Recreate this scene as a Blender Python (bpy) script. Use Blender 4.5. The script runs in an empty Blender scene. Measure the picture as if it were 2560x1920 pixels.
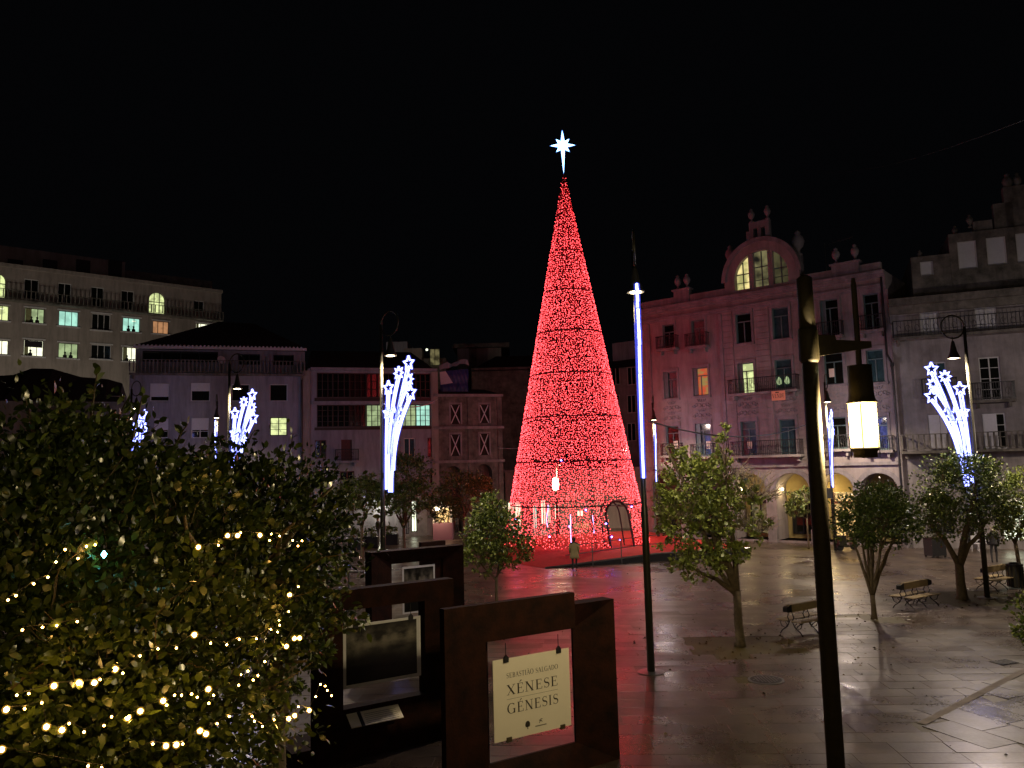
import bpy, math, random
import numpy as np
from mathutils import Vector, Matrix
random.seed(7); rng = np.random.default_rng(7)
scene = bpy.context.scene
C = scene.collection
R = math.radians
# ------------------------------------------------------------------ camera
CAM_H, FPX = 5.4, 2000.0
PITCH, ROLL = R(6.0), R(1.5)
cam_rot = Matrix.Rotation(R(90) + PITCH, 3, 'X') @ Matrix.Rotation(-ROLL, 3, 'Z')
cd = bpy.data.cameras.new('camera'); cam = bpy.data.objects.new('camera', cd); C.objects.link(cam)
cam.location = (0, 0, CAM_H); cam.rotation_euler = cam_rot.to_euler()
cd.sensor_width = 36; cd.lens = FPX / 2560 * 36; cd.clip_start = .1; cd.clip_end = 3000
scene.camera = cam
# ------------------------------------------------------------------ night sky, exposure
w = bpy.data.worlds.new('World'); scene.world = w; w.use_nodes = True
bg = w.node_tree.nodes['Background']
bg.inputs['Color'].default_value = (.75, .8, 1, 1); bg.inputs['Strength'].default_value = .0014
scene.view_settings.view_transform = 'Standard'; scene.view_settings.look = 'None'
scene.view_settings.exposure = 0.0; scene.view_settings.gamma = 1; scene.view_settings.use_curve_mapping = False
cy = scene.cycles
cy.use_denoising = True; cy.max_bounces = 5; cy.diffuse_bounces = 3; cy.glossy_bounces = 3
cy.transparent_max_bounces = 12; cy.sample_clamp_indirect = 4; cy.sample_clamp_direct = 0
cy.caustics_reflective = False; cy.caustics_refractive = False
LANTERN_W, BELL_W, BELL_SIDE = 4800, 1900, 125
# ------------------------------------------------------------------ measuring: a ray through the camera
CO = Vector((0, 0, CAM_H))
def ray(px, py): return cam_rot @ Vector(((px - 1280) / FPX, -(py - 960) / FPX, -1.0))
def at(px, py, d):                       # point seen there at forward distance d
    r = ray(px, py); return CO + r * (d / r.y)
def on(px, py, z=0.0):                   # point seen there at height z
    r = ray(px, py); return CO + r * ((z - CAM_H) / r.z)
def hor(px): return 1170.2 - (px - 1280) * .0262
def gp(px, d): p = at(px, hor(px), d); return Vector((p.x, p.y, 0))
def gbase(px, py): return on(px, py, 0)
# ------------------------------------------------------------------ materials
def mat(name, col, rough=.6, metal=0, noise=0, nscale=3, bump=0, bscale=20, spec=.5, col2=None, coat=0, streak=0):
    m = bpy.data.materials.new(name); m.use_nodes = True; nt = m.node_tree; N = nt.nodes; L = nt.links
    b = N['Principled BSDF']
    b.inputs['Base Color'].default_value = (*col, 1); b.inputs['Roughness'].default_value = rough
    b.inputs['Metallic'].default_value = metal; b.inputs['Specular IOR Level'].default_value = spec
    b.inputs['Coat Weight'].default_value = coat
    if noise or bump:
        tc = N.new('ShaderNodeTexCoord')
    if noise:
        n = N.new('ShaderNodeTexNoise'); n.inputs['Scale'].default_value = nscale; n.inputs['Detail'].default_value = 7
        n.inputs['Roughness'].default_value = .65
        r = N.new('ShaderNodeValToRGB'); L.new(tc.outputs['Object'], n.inputs['Vector']); L.new(n.outputs['Fac'], r.inputs['Fac'])
        c2 = col2 or tuple(c * (1 - noise) for c in col)
        r.color_ramp.elements[0].position = .32; r.color_ramp.elements[0].color = (*c2, 1)
        r.color_ramp.elements[1].position = .66; r.color_ramp.elements[1].color = (*col, 1)
        src = r.outputs['Color']
        if streak:
            mp = N.new('ShaderNodeMapping'); mp.inputs['Scale'].default_value = (1.3, 1.3, .16); L.new(tc.outputs['Object'], mp.inputs['Vector'])
            ns = N.new('ShaderNodeTexNoise'); ns.inputs['Scale'].default_value = 1.6; ns.inputs['Detail'].default_value = 8; ns.inputs['Roughness'].default_value = .7; L.new(mp.outputs['Vector'], ns.inputs['Vector'])
            rs = N.new('ShaderNodeValToRGB'); rs.color_ramp.elements[0].position = .36; rs.color_ramp.elements[0].color = (1 - streak,) * 3 + (1,); rs.color_ramp.elements[1].position = .56
            L.new(ns.outputs['Fac'], rs.inputs['Fac']); mm = N.new('ShaderNodeMix'); mm.data_type = 'RGBA'; mm.blend_type = 'MULTIPLY'; mm.inputs['Factor'].default_value = 1
            L.new(src, mm.inputs['A']); L.new(rs.outputs['Color'], mm.inputs['B']); src = mm.outputs['Result']
        L.new(src, b.inputs['Base Color'])
    if bump:
        n2 = N.new('ShaderNodeTexNoise'); n2.inputs['Scale'].default_value = bscale; n2.inputs['Detail'].default_value = 5
        L.new(tc.outputs['Object'], n2.inputs['Vector'])
        bp = N.new('ShaderNodeBump'); bp.inputs['Strength'].default_value = bump; bp.inputs['Distance'].default_value = .02
        L.new(n2.outputs['Fac'], bp.inputs['Height']); L.new(bp.outputs['Normal'], b.inputs['Normal'])
    return m
def glow(name, col, s, vary=0, vscale=1.2, col2=None):
    m = bpy.data.materials.new(name); m.use_nodes = True; nt = m.node_tree; N = nt.nodes; L = nt.links
    b = N['Principled BSDF']; b.inputs['Base Color'].default_value = (.05, .05, .05, 1); b.inputs['Roughness'].default_value = .2
    b.inputs['Emission Color'].default_value = (*col, 1); b.inputs['Emission Strength'].default_value = s
    if vary:
        tc = N.new('ShaderNodeTexCoord'); n = N.new('ShaderNodeTexNoise'); n.inputs['Scale'].default_value = vscale; n.inputs['Detail'].default_value = 3
        L.new(tc.outputs['Object'], n.inputs['Vector'])
        r = N.new('ShaderNodeValToRGB'); L.new(n.outputs['Fac'], r.inputs['Fac'])
        c2 = col2 or tuple(c * (1 - vary) for c in col)
        r.color_ramp.elements[0].position = .4; r.color_ramp.elements[0].color = (*c2, 1)
        r.color_ramp.elements[1].position = .58; r.color_ramp.elements[1].color = (*col, 1)
        L.new(r.outputs['Color'], b.inputs['Emission Color'])
    return m
M = {}
M['pink'] = mat('pink_plaster', (.38, .33, .34), .85, noise=.3, nscale=.7, bump=.3, bscale=9, streak=.3)
M['pinkstone'] = mat('pink_stone', (.33, .30, .33), .8, noise=.35, nscale=1.6, bump=.4, bscale=12, streak=.3)
M['grey'] = mat('grey_stone', (.36, .33, .34), .85, noise=.45, nscale=.8, bump=.4, bscale=8, streak=.3)
M['mossy'] = mat('weathered_stone', (.23, .21, .19), .9, noise=.6, nscale=1.3, bump=.5, bscale=7, col2=(.06, .06, .05), streak=.3)
M['white'] = mat('white_render', (.34, .34, .40), .85, noise=.22, nscale=.5, bump=.15, streak=0.35)
M['cream'] = mat('cream_render', (.36, .32, .29), .85, noise=.25, nscale=.4, bump=.15, streak=.3)
M['trimw'] = mat('white_paint', (.62, .62, .64), .5, noise=.15, nscale=4)
M['teal'] = mat('teal_paint', (.13, .22, .23), .45, noise=.25, nscale=5)
M['shutter'] = mat('white_shutter', (.66, .66, .72), .55, noise=.1, nscale=6)
M['iron'] = mat('black_iron', (.025, .025, .03), .45, metal=.3)
M['pole'] = mat('green_black_paint', (.035, .033, .022), .38, noise=.3, nscale=9)
M['olive'] = mat('olive_brown_paint', (.070, .054, .026), .62, noise=.35, nscale=14, bump=.1)
M['glass'] = mat('dark_window_glass', (.010, .011, .009), .06, spec=.7)
M['tealglass'] = mat('teal_curtained_glass', (.05, .11, .13), .12, noise=.5, nscale=3, spec=.6)
M['redwood'] = mat('red_brown_wood', (.14, .035, .03), .5, noise=.4, nscale=6)
M['roof'] = mat('dark_clay_tile', (.035, .028, .026), .9, noise=.4, nscale=3, bump=.5)
M['corten'] = mat('rusted_steel', (.030, .0085, .0045), .8, noise=.6, nscale=2.6, bump=.5, bscale=22, col2=(.007, .0028, .002), spec=.15)
M['paper'] = mat('poster_paper', (.85, .80, .70), .6, noise=.05, nscale=3)
M['ink'] = mat('black_ink', (.03, .025, .02), .6)
M['carpet'] = mat('red_carpet', (.55, .028, .028), .9, noise=.3, nscale=5, bump=.5, bscale=60)
M['steel'] = mat('grey_steel', (.3, .3, .32), .35, metal=.8, noise=.2, nscale=8)
M['wood'] = mat('bench_wood', (.42, .33, .19), .5, noise=.3, nscale=7)
M['bark'] = mat('tree_bark', (.19, .145, .085), .85, noise=.55, nscale=9, bump=.7, bscale=30)
M['twig'] = mat('bare_twig', (.36, .30, .20), .8)
M['twigd'] = mat('camellia_twig', (.09, .065, .035), .8)
M['soil'] = mat('dark_soil', (.035, .026, .018), .9, noise=.5, nscale=8, bump=.6)
M['y_lit'] = glow('yellow_lit_glass', (.85, .95, .42), 1.05, .45, 2.2)
M['g_lit'] = glow('greenish_lit_glass', (.62, .80, .40), .62, .4, 1.6)
M['t_lit'] = glow('teal_white_lit_glass', (.48, .95, .76), .95, .3, 1.5)
M['w_lit'] = glow('bright_lit_glass', (1, 1, .70), 1.5, .25, 1.5)
M['o_lit'] = glow('orange_curtain_glass', (.75, .36, .16), .6, .3, 2)
M['r_lit'] = glow('red_curtain_glass', (.95, .14, .05), .5, .75, 3, (.5, .4, .12))
M['warm'] = glow('warm_shop_light', (1, .62, .22), 1.5, .5, 2)
M['cool'] = glow('cool_shop_light', (.95, 1, .72), 2.2, .5, 1.6)
M['dim'] = glow('dim_amber_glass', (.42, .36, .16), .35, .8, 1.5)
M['halogen'] = glow('lamp_glass', (1, .80, .45), 22)
M['lantern'] = bpy.data.materials.new('lantern_glass'); M['lantern'].use_nodes = True
nt = M['lantern'].node_tree; nt.nodes.clear(); o_ = nt.nodes.new('ShaderNodeOutputMaterial'); tr = nt.nodes.new('ShaderNodeBsdfTransparent'); em = nt.nodes.new('ShaderNodeEmission'); mx = nt.nodes.new('ShaderNodeMixShader')
em.inputs['Color'].default_value = (1, .80, .30, 1); em.inputs['Strength'].default_value = 5; mx.inputs['Fac'].default_value = .8; tr.inputs['Color'].default_value = (1, .93, .75, 1)
nt.links.new(tr.outputs[0], mx.inputs[1]); nt.links.new(em.outputs[0], mx.inputs[2]); nt.links.new(mx.outputs[0], o_.inputs['Surface'])
M['starw'] = glow('white_star_light', (.28, .62, 1), 9)
# ------------------------------------------------------------------ mesh builder
class MB:
    def __init__(s): s.v = []; s.f = []
    def quad(s, *p):
        n = len(s.v); s.v += [tuple(q) for q in p]; s.f.append(tuple(range(n, n + len(p)))); return s
    def box(s, x0, x1, y0, y1, z0, z1, T=None):
        n = len(s.v)
        P = [(x0, y0, z0), (x1, y0, z0), (x1, y1, z0), (x0, y1, z0), (x0, y0, z1), (x1, y0, z1), (x1, y1, z1), (x0, y1, z1)]
        if T is not None: P = [tuple(T @ Vector(p)) for p in P]
        s.v += P
        s.f += [tuple(n + i for i in q) for q in ((0, 3, 2, 1), (4, 5, 6, 7), (0, 1, 5, 4), (1, 2, 6, 5), (2, 3, 7, 6), (3, 0, 4, 7))]
        return s
    def tube(s, pts, rad, n=8, cap=True):
        pts = [Vector(p) for p in pts]
        if not hasattr(rad, '__len__'): rad = [rad] * len(pts)
        base = len(s.v); up = None
        for i, p in enumerate(pts):
            t = (pts[min(i + 1, len(pts) - 1)] - pts[max(i - 1, 0)])
            if t.length < 1e-9: t = Vector((0, 0, 1))
            t.normalize()
            if up is None: up = t.orthogonal().normalized()
            up = up - t * up.dot(t)
            if up.length < 1e-6: up = t.orthogonal()
            up.normalize(); sd = t.cross(up)
            for k in range(n):
                a = 2 * math.pi * k / n
                s.v.append(tuple(p + (up * math.cos(a) + sd * math.sin(a)) * rad[i]))
        for i in range(len(pts) - 1):
            for k in range(n):
                a = base + i * n + k; b = base + i * n + (k + 1) % n
                s.f.append((a, b, b + n, a + n))
        if cap:
            s.f.append(tuple(base + k for k in range(n))[::-1]); s.f.append(tuple(base + (len(pts) - 1) * n + k for k in range(n)))
        return s
    def lathe(s, prof, n=16, c=(0, 0, 0), sx=1, sy=1):
        base = len(s.v)
        for r, z in prof:
            for k in range(n):
                a = 2 * math.pi * k / n; s.v.append((c[0] + r * math.cos(a) * sx, c[1] + r * math.sin(a) * sy, c[2] + z))
        for i in range(len(prof) - 1):
            for k in range(n):
                a = base + i * n + k; b = base + i * n + (k + 1) % n
                s.f.append((a, b, b + n, a + n))
        s.f.append(tuple(base + k for k in range(n))[::-1]); s.f.append(tuple(base + (len(prof) - 1) * n + k for k in range(n)))
        return s
    def prism(s, poly, y0, y1):               # poly in (x,z), thickness along y
        n = len(s.v); k = len(poly)
        s.v += [(x, y0, z) for x, z in poly] + [(x, y1, z) for x, z in poly]
        s.f.append(tuple(range(n, n + k))); s.f.append(tuple(range(n + 2 * k - 1, n + k - 1, -1)))
        for i in range(k):
            j = (i + 1) % k; s.f.append((n + i, n + k + i, n + k + j, n + j))
        return s
    def build(s, name, m, parent=None, smooth=False, kind=None, label=None):
        me = bpy.data.meshes.new(name); me.from_pydata(s.v, [], s.f); me.materials.append(m)
        if smooth:
            me.polygons.foreach_set('use_smooth', [True] * len(me.polygons))
        o = bpy.data.objects.new(name, me); C.objects.link(o)
        if parent is not None: o.parent = parent
        if kind: o['kind'] = kind
        if label: o['label'] = label
        return o
def tag(o, label, cat, group=None, kind=None):
    o['label'] = label; o['category'] = cat
    if group: o['group'] = group
    if kind: o['kind'] = kind
    return o
def thing(name, label, cat, loc=(0, 0, 0), rz=0, group=None):
    o = bpy.data.objects.new(name, None); C.objects.link(o); o.empty_display_size = .3
    o.location = loc; o.rotation_euler = (0, 0, rz); return tag(o, label, cat, group)
def struct(o): o['kind'] = 'structure'; return o
def copy_tree(o, parent=None):
    c = o.copy(); C.objects.link(c); c.parent = parent
    for ch in list(o.children): copy_tree(ch, c)
    return c
def lamp(parent, typ, loc, watts, col, size=.12, spot=None, blend=.6, rot=None):
    ld = bpy.data.lights.new('light', typ); ld.energy = watts; ld.color = col; ld.shadow_soft_size = size
    if spot: ld.spot_size = R(spot); ld.spot_blend = blend
    o = bpy.data.objects.new('light', ld); C.objects.link(o); o.parent = parent; o.location = loc
    if rot: o.rotation_euler = rot
    return o
# ------------------------------------------------------------------ ground and paving
gm = bpy.data.meshes.new('ground'); gm.from_pydata([(-900, -200, -.007), (900, -200, -.007), (900, 1500, -.007), (-900, 1500, -.007)], [], [(0, 1, 2, 3)])
M['mortar'] = mat('wet_joint_sand', (.07, .055, .009), .5, noise=.3, nscale=2)
gm.materials.append(M['mortar']); go = bpy.data.objects.new('ground', gm); C.objects.link(go); struct(go)
def wet_stone(name, c1, c2):
    m = bpy.data.materials.new(name); m.use_nodes = True; nt = m.node_tree; N = nt.nodes; L = nt.links
    b = N['Principled BSDF']; g = N.new('ShaderNodeNewGeometry'); mp = N.new('ShaderNodeMapping'); L.new(g.outputs['Position'], mp.inputs['Vector'])
    n1 = N.new('ShaderNodeTexNoise'); n1.inputs['Scale'].default_value = .9; n1.inputs['Detail'].default_value = 8; n1.inputs['Roughness'].default_value = .6
    n2 = N.new('ShaderNodeTexNoise'); n2.inputs['Scale'].default_value = .30; n2.inputs['Detail'].default_value = 7; n2.inputs['Roughness'].default_value = .62; n2.inputs['Distortion'].default_value = .6
    n3 = N.new('ShaderNodeTexNoise'); n3.inputs['Scale'].default_value = 14; n3.inputs['Detail'].default_value = 6
    for n in (n1, n2, n3): L.new(mp.outputs['Vector'], n.inputs['Vector'])
    r = N.new('ShaderNodeValToRGB'); r.color_ramp.elements[0].position = .33; r.color_ramp.elements[1].position = .68
    r.color_ramp.elements[0].color = (*c2, 1); r.color_ramp.elements[1].color = (*c1, 1)
    L.new(n1.outputs['Fac'], r.inputs['Fac'])
    at_ = N.new('ShaderNodeAttribute'); at_.attribute_name = 'tone'
    mx = N.new('ShaderNodeMix'); mx.data_type = 'RGBA'; mx.blend_type = 'MULTIPLY'; mx.inputs['Factor'].default_value = 1
    L.new(r.outputs['Color'], mx.inputs['A']); L.new(at_.outputs['Color'], mx.inputs['B'])
    L.new(mx.outputs['Result'], b.inputs['Base Color'])
    rr = N.new('ShaderNodeMapRange'); rr.inputs['From Min'].default_value = .35; rr.inputs['From Max'].default_value = .65
    rr.inputs['To Min'].default_value = .13; rr.inputs['To Max'].default_value = .36
    L.new(n2.outputs['Fac'], rr.inputs['Value']); 
    ad = N.new('ShaderNodeMath'); ad.operation = 'MULTIPLY_ADD'; L.new(n3.outputs['Fac'], ad.inputs[0]); ad.inputs[1].default_value = .16
    L.new(rr.outputs['Result'], ad.inputs[2])
    sb = N.new('ShaderNodeMath'); sb.operation = 'MULTIPLY_ADD'; L.new(at_.outputs['Fac'], sb.inputs[0]); sb.inputs[1].default_value = -.35; sb.inputs[2].default_value = .34; a2 = N.new('ShaderNodeMath'); a2.operation = 'ADD'; a2.use_clamp = True; L.new(sb.outputs[0], a2.inputs[0]); L.new(ad.outputs[0], a2.inputs[1])
    L.new(a2.outputs[0], b.inputs['Roughness'])
    bp = N.new('ShaderNodeBump'); bp.inputs['Strength'].default_value = .35; bp.inputs['Distance'].default_value = .006
    L.new(n3.outputs['Fac'], bp.inputs['Height']); L.new(bp.outputs['Normal'], b.inputs['Normal'])
    b.inputs['Specular IOR Level'].default_value = .85
    return m
M['paving'] = wet_stone('wet_granite', (.118, .089, .073), (.040, .029, .026))
M['paving2'] = wet_stone('wet_granite_border', (.050, .036, .028), (.020, .015, .012))
def slab_verts(cx, cy, lx, ly, ang, zt, tx, ty):
    ca, sa = math.cos(ang), math.sin(ang); out = []
    for inset, z in ((.0, -.012), (.0, -.003), (.005, 0.0)):
        for sx, sy in ((-1, -1), (1, -1), (1, 1), (-1, 1)):
            x = sx * (lx / 2 - inset); y = sy * (ly / 2 - inset)
            out.append((cx + x * ca - y * sa, cy + x * sa + y * ca, zt + z + x * tx + y * ty))
    return out
SLABF = [(8, 9, 10, 11)] + [(a, (a + 1) % 4 + 0, (a + 1) % 4 + 4, a + 4) for a in range(4)] + [(a + 4, (a + 1) % 4 + 4, (a + 1) % 4 + 8, a + 8) for a in range(4)]
def in_view(x, y):
    p = cam_rot.transposed() @ (Vector((x, y, 0)) - CO)
    if p.z >= -.1: return False, 9e9
    u = -p.x / p.z * FPX + 1280; v = 960 + p.y / p.z * FPX
    return (-30 < u < 2590 and v < 1950), -p.z
PITS = []       # openings in the paving: (x, y, half side)
def lay_slabs(parent, x0, x1, y0, y1, lx, ly, ang, m, accept, nfree, zt=0.0, org=(0, 0)):
    ca, sa = math.cos(ang), math.sin(ang); S = []
    row = 0; y = y0
    while y < y1:
        h = ly * random.uniform(.88, 1.12); x = x0 - random.uniform(0, lx)
        while x < x1:
            l = lx * random.uniform(.75, 1.3); cx, cy_ = x + l / 2, y + h / 2
            wx, wy = org[0] + cx * ca - cy_ * sa, org[1] + cx * sa + cy_ * ca
            if accept(wx, wy) and not any(abs(wx - px) < q + .35 and abs(wy - py) < q + .2 for px, py, q in PITS):
                v, d = in_view(wx, wy)
                if d < 75 or v: S.append((d if v else d + 500, wx, wy, l - .007, h - .007))
            x += l
        y += h; row += 1
    S.sort()
    big = MB(); tones = []
    def tone(me, n, t):
        a = me.color_attributes.new('tone', 'FLOAT_COLOR', 'POINT'); a.data.foreach_set('color', t)
    for i, (d, wx, wy, l, h) in enumerate(S):
        V = slab_verts(wx, wy, l, h, ang, zt + random.uniform(-.001, .001), random.gauss(0, .0028), random.gauss(0, .0028))
        t = random.uniform(.84, 1.1); tc = [t, t * random.uniform(.95, 1.02), t * random.uniform(.9, 1.03), 1]
        if i < nfree:
            me = bpy.data.meshes.new('paving_slab'); me.from_pydata(V, [], SLABF); me.materials.append(m)
            a = me.color_attributes.new('tone', 'FLOAT_COLOR', 'POINT'); a.data.foreach_set('color', tc * 12)
            o = bpy.data.objects.new('paving_slab', me); C.objects.link(o); o.parent = parent
        else:
            n = len(big.v); big.v += V; big.f += [tuple(n + q for q in f) for f in SLABF]; tones += tc * 12
    if big.v:
        o = big.build('paving_slabs', m, parent, kind='stuff')
        a = o.data.color_attributes.new('tone', 'FLOAT_COLOR', 'POINT'); a.data.foreach_set('color', tones)
def pit(px, py, q=.55):
    p = gbase(px, py); PITS.append((p.x, p.y, q)); return p
T_BASE = dict(T1=pit(1243, 1535, .45), T2=pit(1850, 1615, 1.1), T3=pit(2185, 1547, .4), T4=pit(2405, 1497, 1.3), T5=gbase(2560, 1470), T6=pit(2022, 1372), T7=gbase(1010, 1392),
              T8=gbase(905, 1400), T9=gbase(1160, 1375))
mh = gbase(1915, 1700); PITS.append((mh.x, mh.y, .25))
wedge = [Vector((8.2, 16.9)), Vector((15.5, 23.1)), Vector((15.5, 5.5))]
def in_wedge(x, y):
    p = Vector((x, y)); s = []
    for i in range(3):
        a, b = wedge[i], wedge[(i + 1) % 3]; s.append((b - a).cross(p - a) if False else (b.x - a.x) * (p.y - a.y) - (b.y - a.y) * (p.x - a.x))
    return all(q < 0 for q in s)
pav = thing('paving', '', ''); del pav['category']; del pav['label']; pav['kind'] = 'structure'
lay_slabs(pav, -24, 40, 6, 78, 1.05, .58, R(-3), M['paving'], lambda x, y: not in_wedge(x, y), 270)
pv2 = thing('terrace_paving', '', ''); del pv2['category']; del pv2['label']; pv2['kind'] = 'structure'
lay_slabs(pv2, -14, 14, -14, 14, 1.3, .8, R(-68), M['paving2'], in_wedge, 60, zt=.006, org=(12, 14))
k = MB()
a, b = wedge[0], wedge[1]; dr = (b - a).normalized(); nr = Vector((-dr.y, dr.x))
for i in range(9):
    p = a + dr * i * 1.05; q = p + dr * 1.04
    kb = MB(); kb.quad(*[(v.x, v.y, z) for v, z in ((p - nr * .02, .009), (q - nr * .02, .009), (q + nr * .16, .009), (p + nr * .16, .009))])
    kb.quad((p.x + nr.x * .16, p.y + nr.y * .16, .009), (q.x + nr.x * .16, q.y + nr.y * .16, .009), (q.x + nr.x * .16, q.y + nr.y * .16, -.01), (p.x + nr.x * .16, p.y + nr.y * .16, -.01))
    kb.build('kerb_stone', M['cream'], pv2)
# ------------------------------------------------------------------ buildings
class Facade:
    """local x along the front, y inward, z up"""
    def __init__(s, name, label, cat, A, B, group=None):
        s.A, s.B = A, B; d = (B - A); s.len = d.length; s.u = d.normalized(); s.n = Vector((-s.u.y, s.u.x, 0))
        s.rz = math.atan2(s.u.y, s.u.x); s.root = thing(name, label, cat, A, s.rz, group)
    def px(s, x, y, w=0.0):
        r = ray(x, y); o = s.A + s.n * w
        t = (o - CO).dot(s.n) / r.dot(s.n); p = CO + r * t
        return (p - s.A).dot(s.u), p.z
    def rect(s, x0, y0, x1, y1, w=0.0):
        xm, ym = (x0 + x1) / 2, (y0 + y1) / 2
        return s.px(x0, ym, w)[0], s.px(x1, ym, w)[0], s.px(xm, y1, w)[1], s.px(xm, y0, w)[1]
    def wall(s, u0, u1, z0, z1, holes, m, reveal=.28, depth=10, name='wall', w=0.0, arches=()):
        mb = MB(); H = [h for h in holes] + [a for a in arches]
        us = sorted(set([u0, u1] + [v for h in H for v in h[:2] if u0 < v < u1])); zs = sorted(set([z0, z1] + [v for h in H for v in h[2:4] if z0 < v < z1]))
        for i in range(len(us) - 1):
            for j in range(len(zs) - 1):
                uc, zc = (us[i] + us[i + 1]) / 2, (zs[j] + zs[j + 1]) / 2
                if any(h[0] < uc < h[1] and h[2] < zc < h[3] for h in H): continue
                mb.quad((us[i], w, zs[j]), (us[i + 1], w, zs[j]), (us[i + 1], w, zs[j + 1]), (us[i], w, zs[j + 1]))
        for a, b, c, d in [h[:4] for h in holes]:
            r = w + reveal
            mb.quad((a, w, c), (a, r, c), (a, r, d), (a, w, d)); mb.quad((b, w, c), (b, w, d), (b, r, d), (b, r, c))
            mb.quad((a, w, d), (a, r, d), (b, r, d), (b, w, d)); mb.quad((a, w, c), (b, w, c), (b, r, c), (a, r, c))
            mb.quad((a, r + .02, c), (b, r + .02, c), (b, r + .02, d), (a, r + .02, d))
        for h in arches:
            a, b, c, d = h[:4]; dp = h[4] if len(h) > 4 else reveal; r = w + dp; rad = (b - a) / 2; cx = (a + b) / 2; zc = d - rad; K = 12
            arc = [(cx + rad * math.cos(math.pi * k / K), zc + rad * math.sin(math.pi * k / K)) for k in range(K + 1)]   # right to left
            for k in range(K):
                p, q = arc[k], arc[k + 1]
                mb.quad((p[0], w, p[1]), (p[0], w, d), (q[0], w, d), (q[0], w, q[1]))
                mb.quad((p[0], w, p[1]), (q[0], w, q[1]), (q[0], r, q[1]), (p[0], r, p[1]))
            mb.quad((a, w, c), (a, r, c), (a, r, zc), (a, w, zc)); mb.quad((b, w, c), (b, w, zc), (b, r, zc), (b, r, c))
            mb.quad((a, r + .02, c), (b, r + .02, c), (b, r + .02, d), (a, r + .02, d))
        D = w + depth
        mb.quad((u0, w, z0), (u0, w, z1), (u0, D, z1), (u0, D, z0)); mb.quad((u1, w, z0), (u1, D, z0), (u1, D, z1), (u1, w, z1))
        mb.quad((u0, w, z1), (u1, w, z1), (u1, D, z1), (u0, D, z1)); mb.quad((u0, D, z0), (u0, D, z1), (u1, D, z1), (u1, D, z0))
        return mb.build(name, m, s.root)
    def window(s, h, fm, pm, cols=2, rows=1, transom=None, w=.15, fw=.07, arch=False, label=None, tilt=0):
        a, b, c, d = h[:4]; f = MB()
        T = .06
        if arch:
            rad = (b - a) / 2; cx = (a + b) / 2; zc = d - rad; K = 10
            P = [(b, c)] + [(cx + rad * math.cos(math.pi * k / K), zc + rad * math.sin(math.pi * k / K)) for k in range(K + 1)] + [(a, c)]
            f.tube([(x, w + .02, z) for x, z in P], fw * .7, 4)
            for i in range(1, cols):
                x = a + (b - a) * i / cols; t = (x - cx) / rad; f.box(x - fw / 2, x + fw / 2, w - .02, w + .03, c, zc + rad * math.sqrt(max(0, 1 - t * t)))
            f.box(a, b, w - .03, w + .03, zc - .3, zc - .3 + fw)
        else:
            f.box(a, a + fw, w - .03, w + .03, c, d).box(b - fw, b, w - .03, w + .03, c, d).box(a + fw, b - fw, w - .03, w + .03, d - fw, d).box(a + fw, b - fw, w - .03, w + .03, c, c + fw)
            top = d - fw
            if transom: f.box(a + fw, b - fw, w - .035, w + .025, d - transom - fw, d - transom); 
            for i in range(1, cols):
                x = a + (b - a) * i / cols; f.box(x - fw / 2, x + fw / 2, w - .025, w + .02, c + fw, (d - transom - fw) if transom else top)
            for j in range(1, rows):
                z = c + (d - c) * j / rows; f.box(a + fw, b - fw, w - .015, w + .012, z - fw * .25, z + fw * .25)
        o = f.build('window', fm, s.root, label=label)
        g = MB()
        if arch: g.prism([(x, z) for x, z in P][::-1], w + .04, w + .06)
        elif tilt:
            for i in range(cols):
                x0, x1 = a + (b - a) * i / cols + .01, a + (b - a) * (i + 1) / cols - .01; g.quad((x0, w + .035, c + .01), (x1, w + .035 + (x1 - x0) * math.tan(R(tilt)), c + .01), (x1, w + .035 + (x1 - x0) * math.tan(R(tilt)), d - .01), (x0, w + .035, d - .01))
        else: g.box(a + .01, b - .01, w + .035, w + .05, c + .01, d - .01)
        g.build('pane', pm, o); return o
    def box(s, name, m, u0, u1, w0, w1, z0, z1, parent=None, label=None):
        return MB().box(u0, u1, w0, w1, z0, z1).build(name, m, parent or s.root, label=label)
    def balcony(s, u0, u1, z, h=1.0, out=.7, slabm=None, bars=True, baluster=False, stepw=.13):
        b = MB(); b.box(u0, u1, -out, -.005, z - .16, z)
        for x in (u0 + .2, u1 - .35): b.box(x, x + .15, -out * .7, -.005, z - .45, z - .165)
        o = b.build('balcony', slabm or M['grey'], s.root)
        r = MB(); r.box(u0, u1, -out, -out + .06, z + h - .05, z + h); r.box(u0, u0 + .05, -out + .06, -.01, z + h - .05, z + h); r.box(u1 - .05, u1, -out + .06, -.01, z + h - .05, z + h)
        r.box(u0, u1, -out + .01, -out + .05, z + .1, z + .14)
        n = max(2, int((u1 - u0) / stepw))
        for i in range(n + 1):
            x = u0 + .02 + (u1 - u0 - .06) * i / n
            if baluster: r.box(x - .04, x + .05, -out, -out + .09, z + .14, z + h - .05)
            else: r.box(x, x + .022, -out + .015, -out + .04, z + .003, z + h - .05)
        for i in range(max(1, int(out / stepw))):
            for x in (u0 + .01, u1 - .03): r.box(x, x + .022, -out + .1 + i * stepw, -out + .12 + i * stepw, z + .003, z + h - .05)
        if not baluster:
            for i in range(int((u1 - u0) / .5)):      # scrolls on the front
                cx = u0 + .3 + i * .5
                r.tube([(cx + .13 * math.cos(t), -out - .01, z + .5 + .2 * math.sin(t)) for t in [q * .7 for q in range(9)]], .014, 3)
        r.build('railing', M['mossy'] if baluster else M['iron'], o)
        return o
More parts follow.
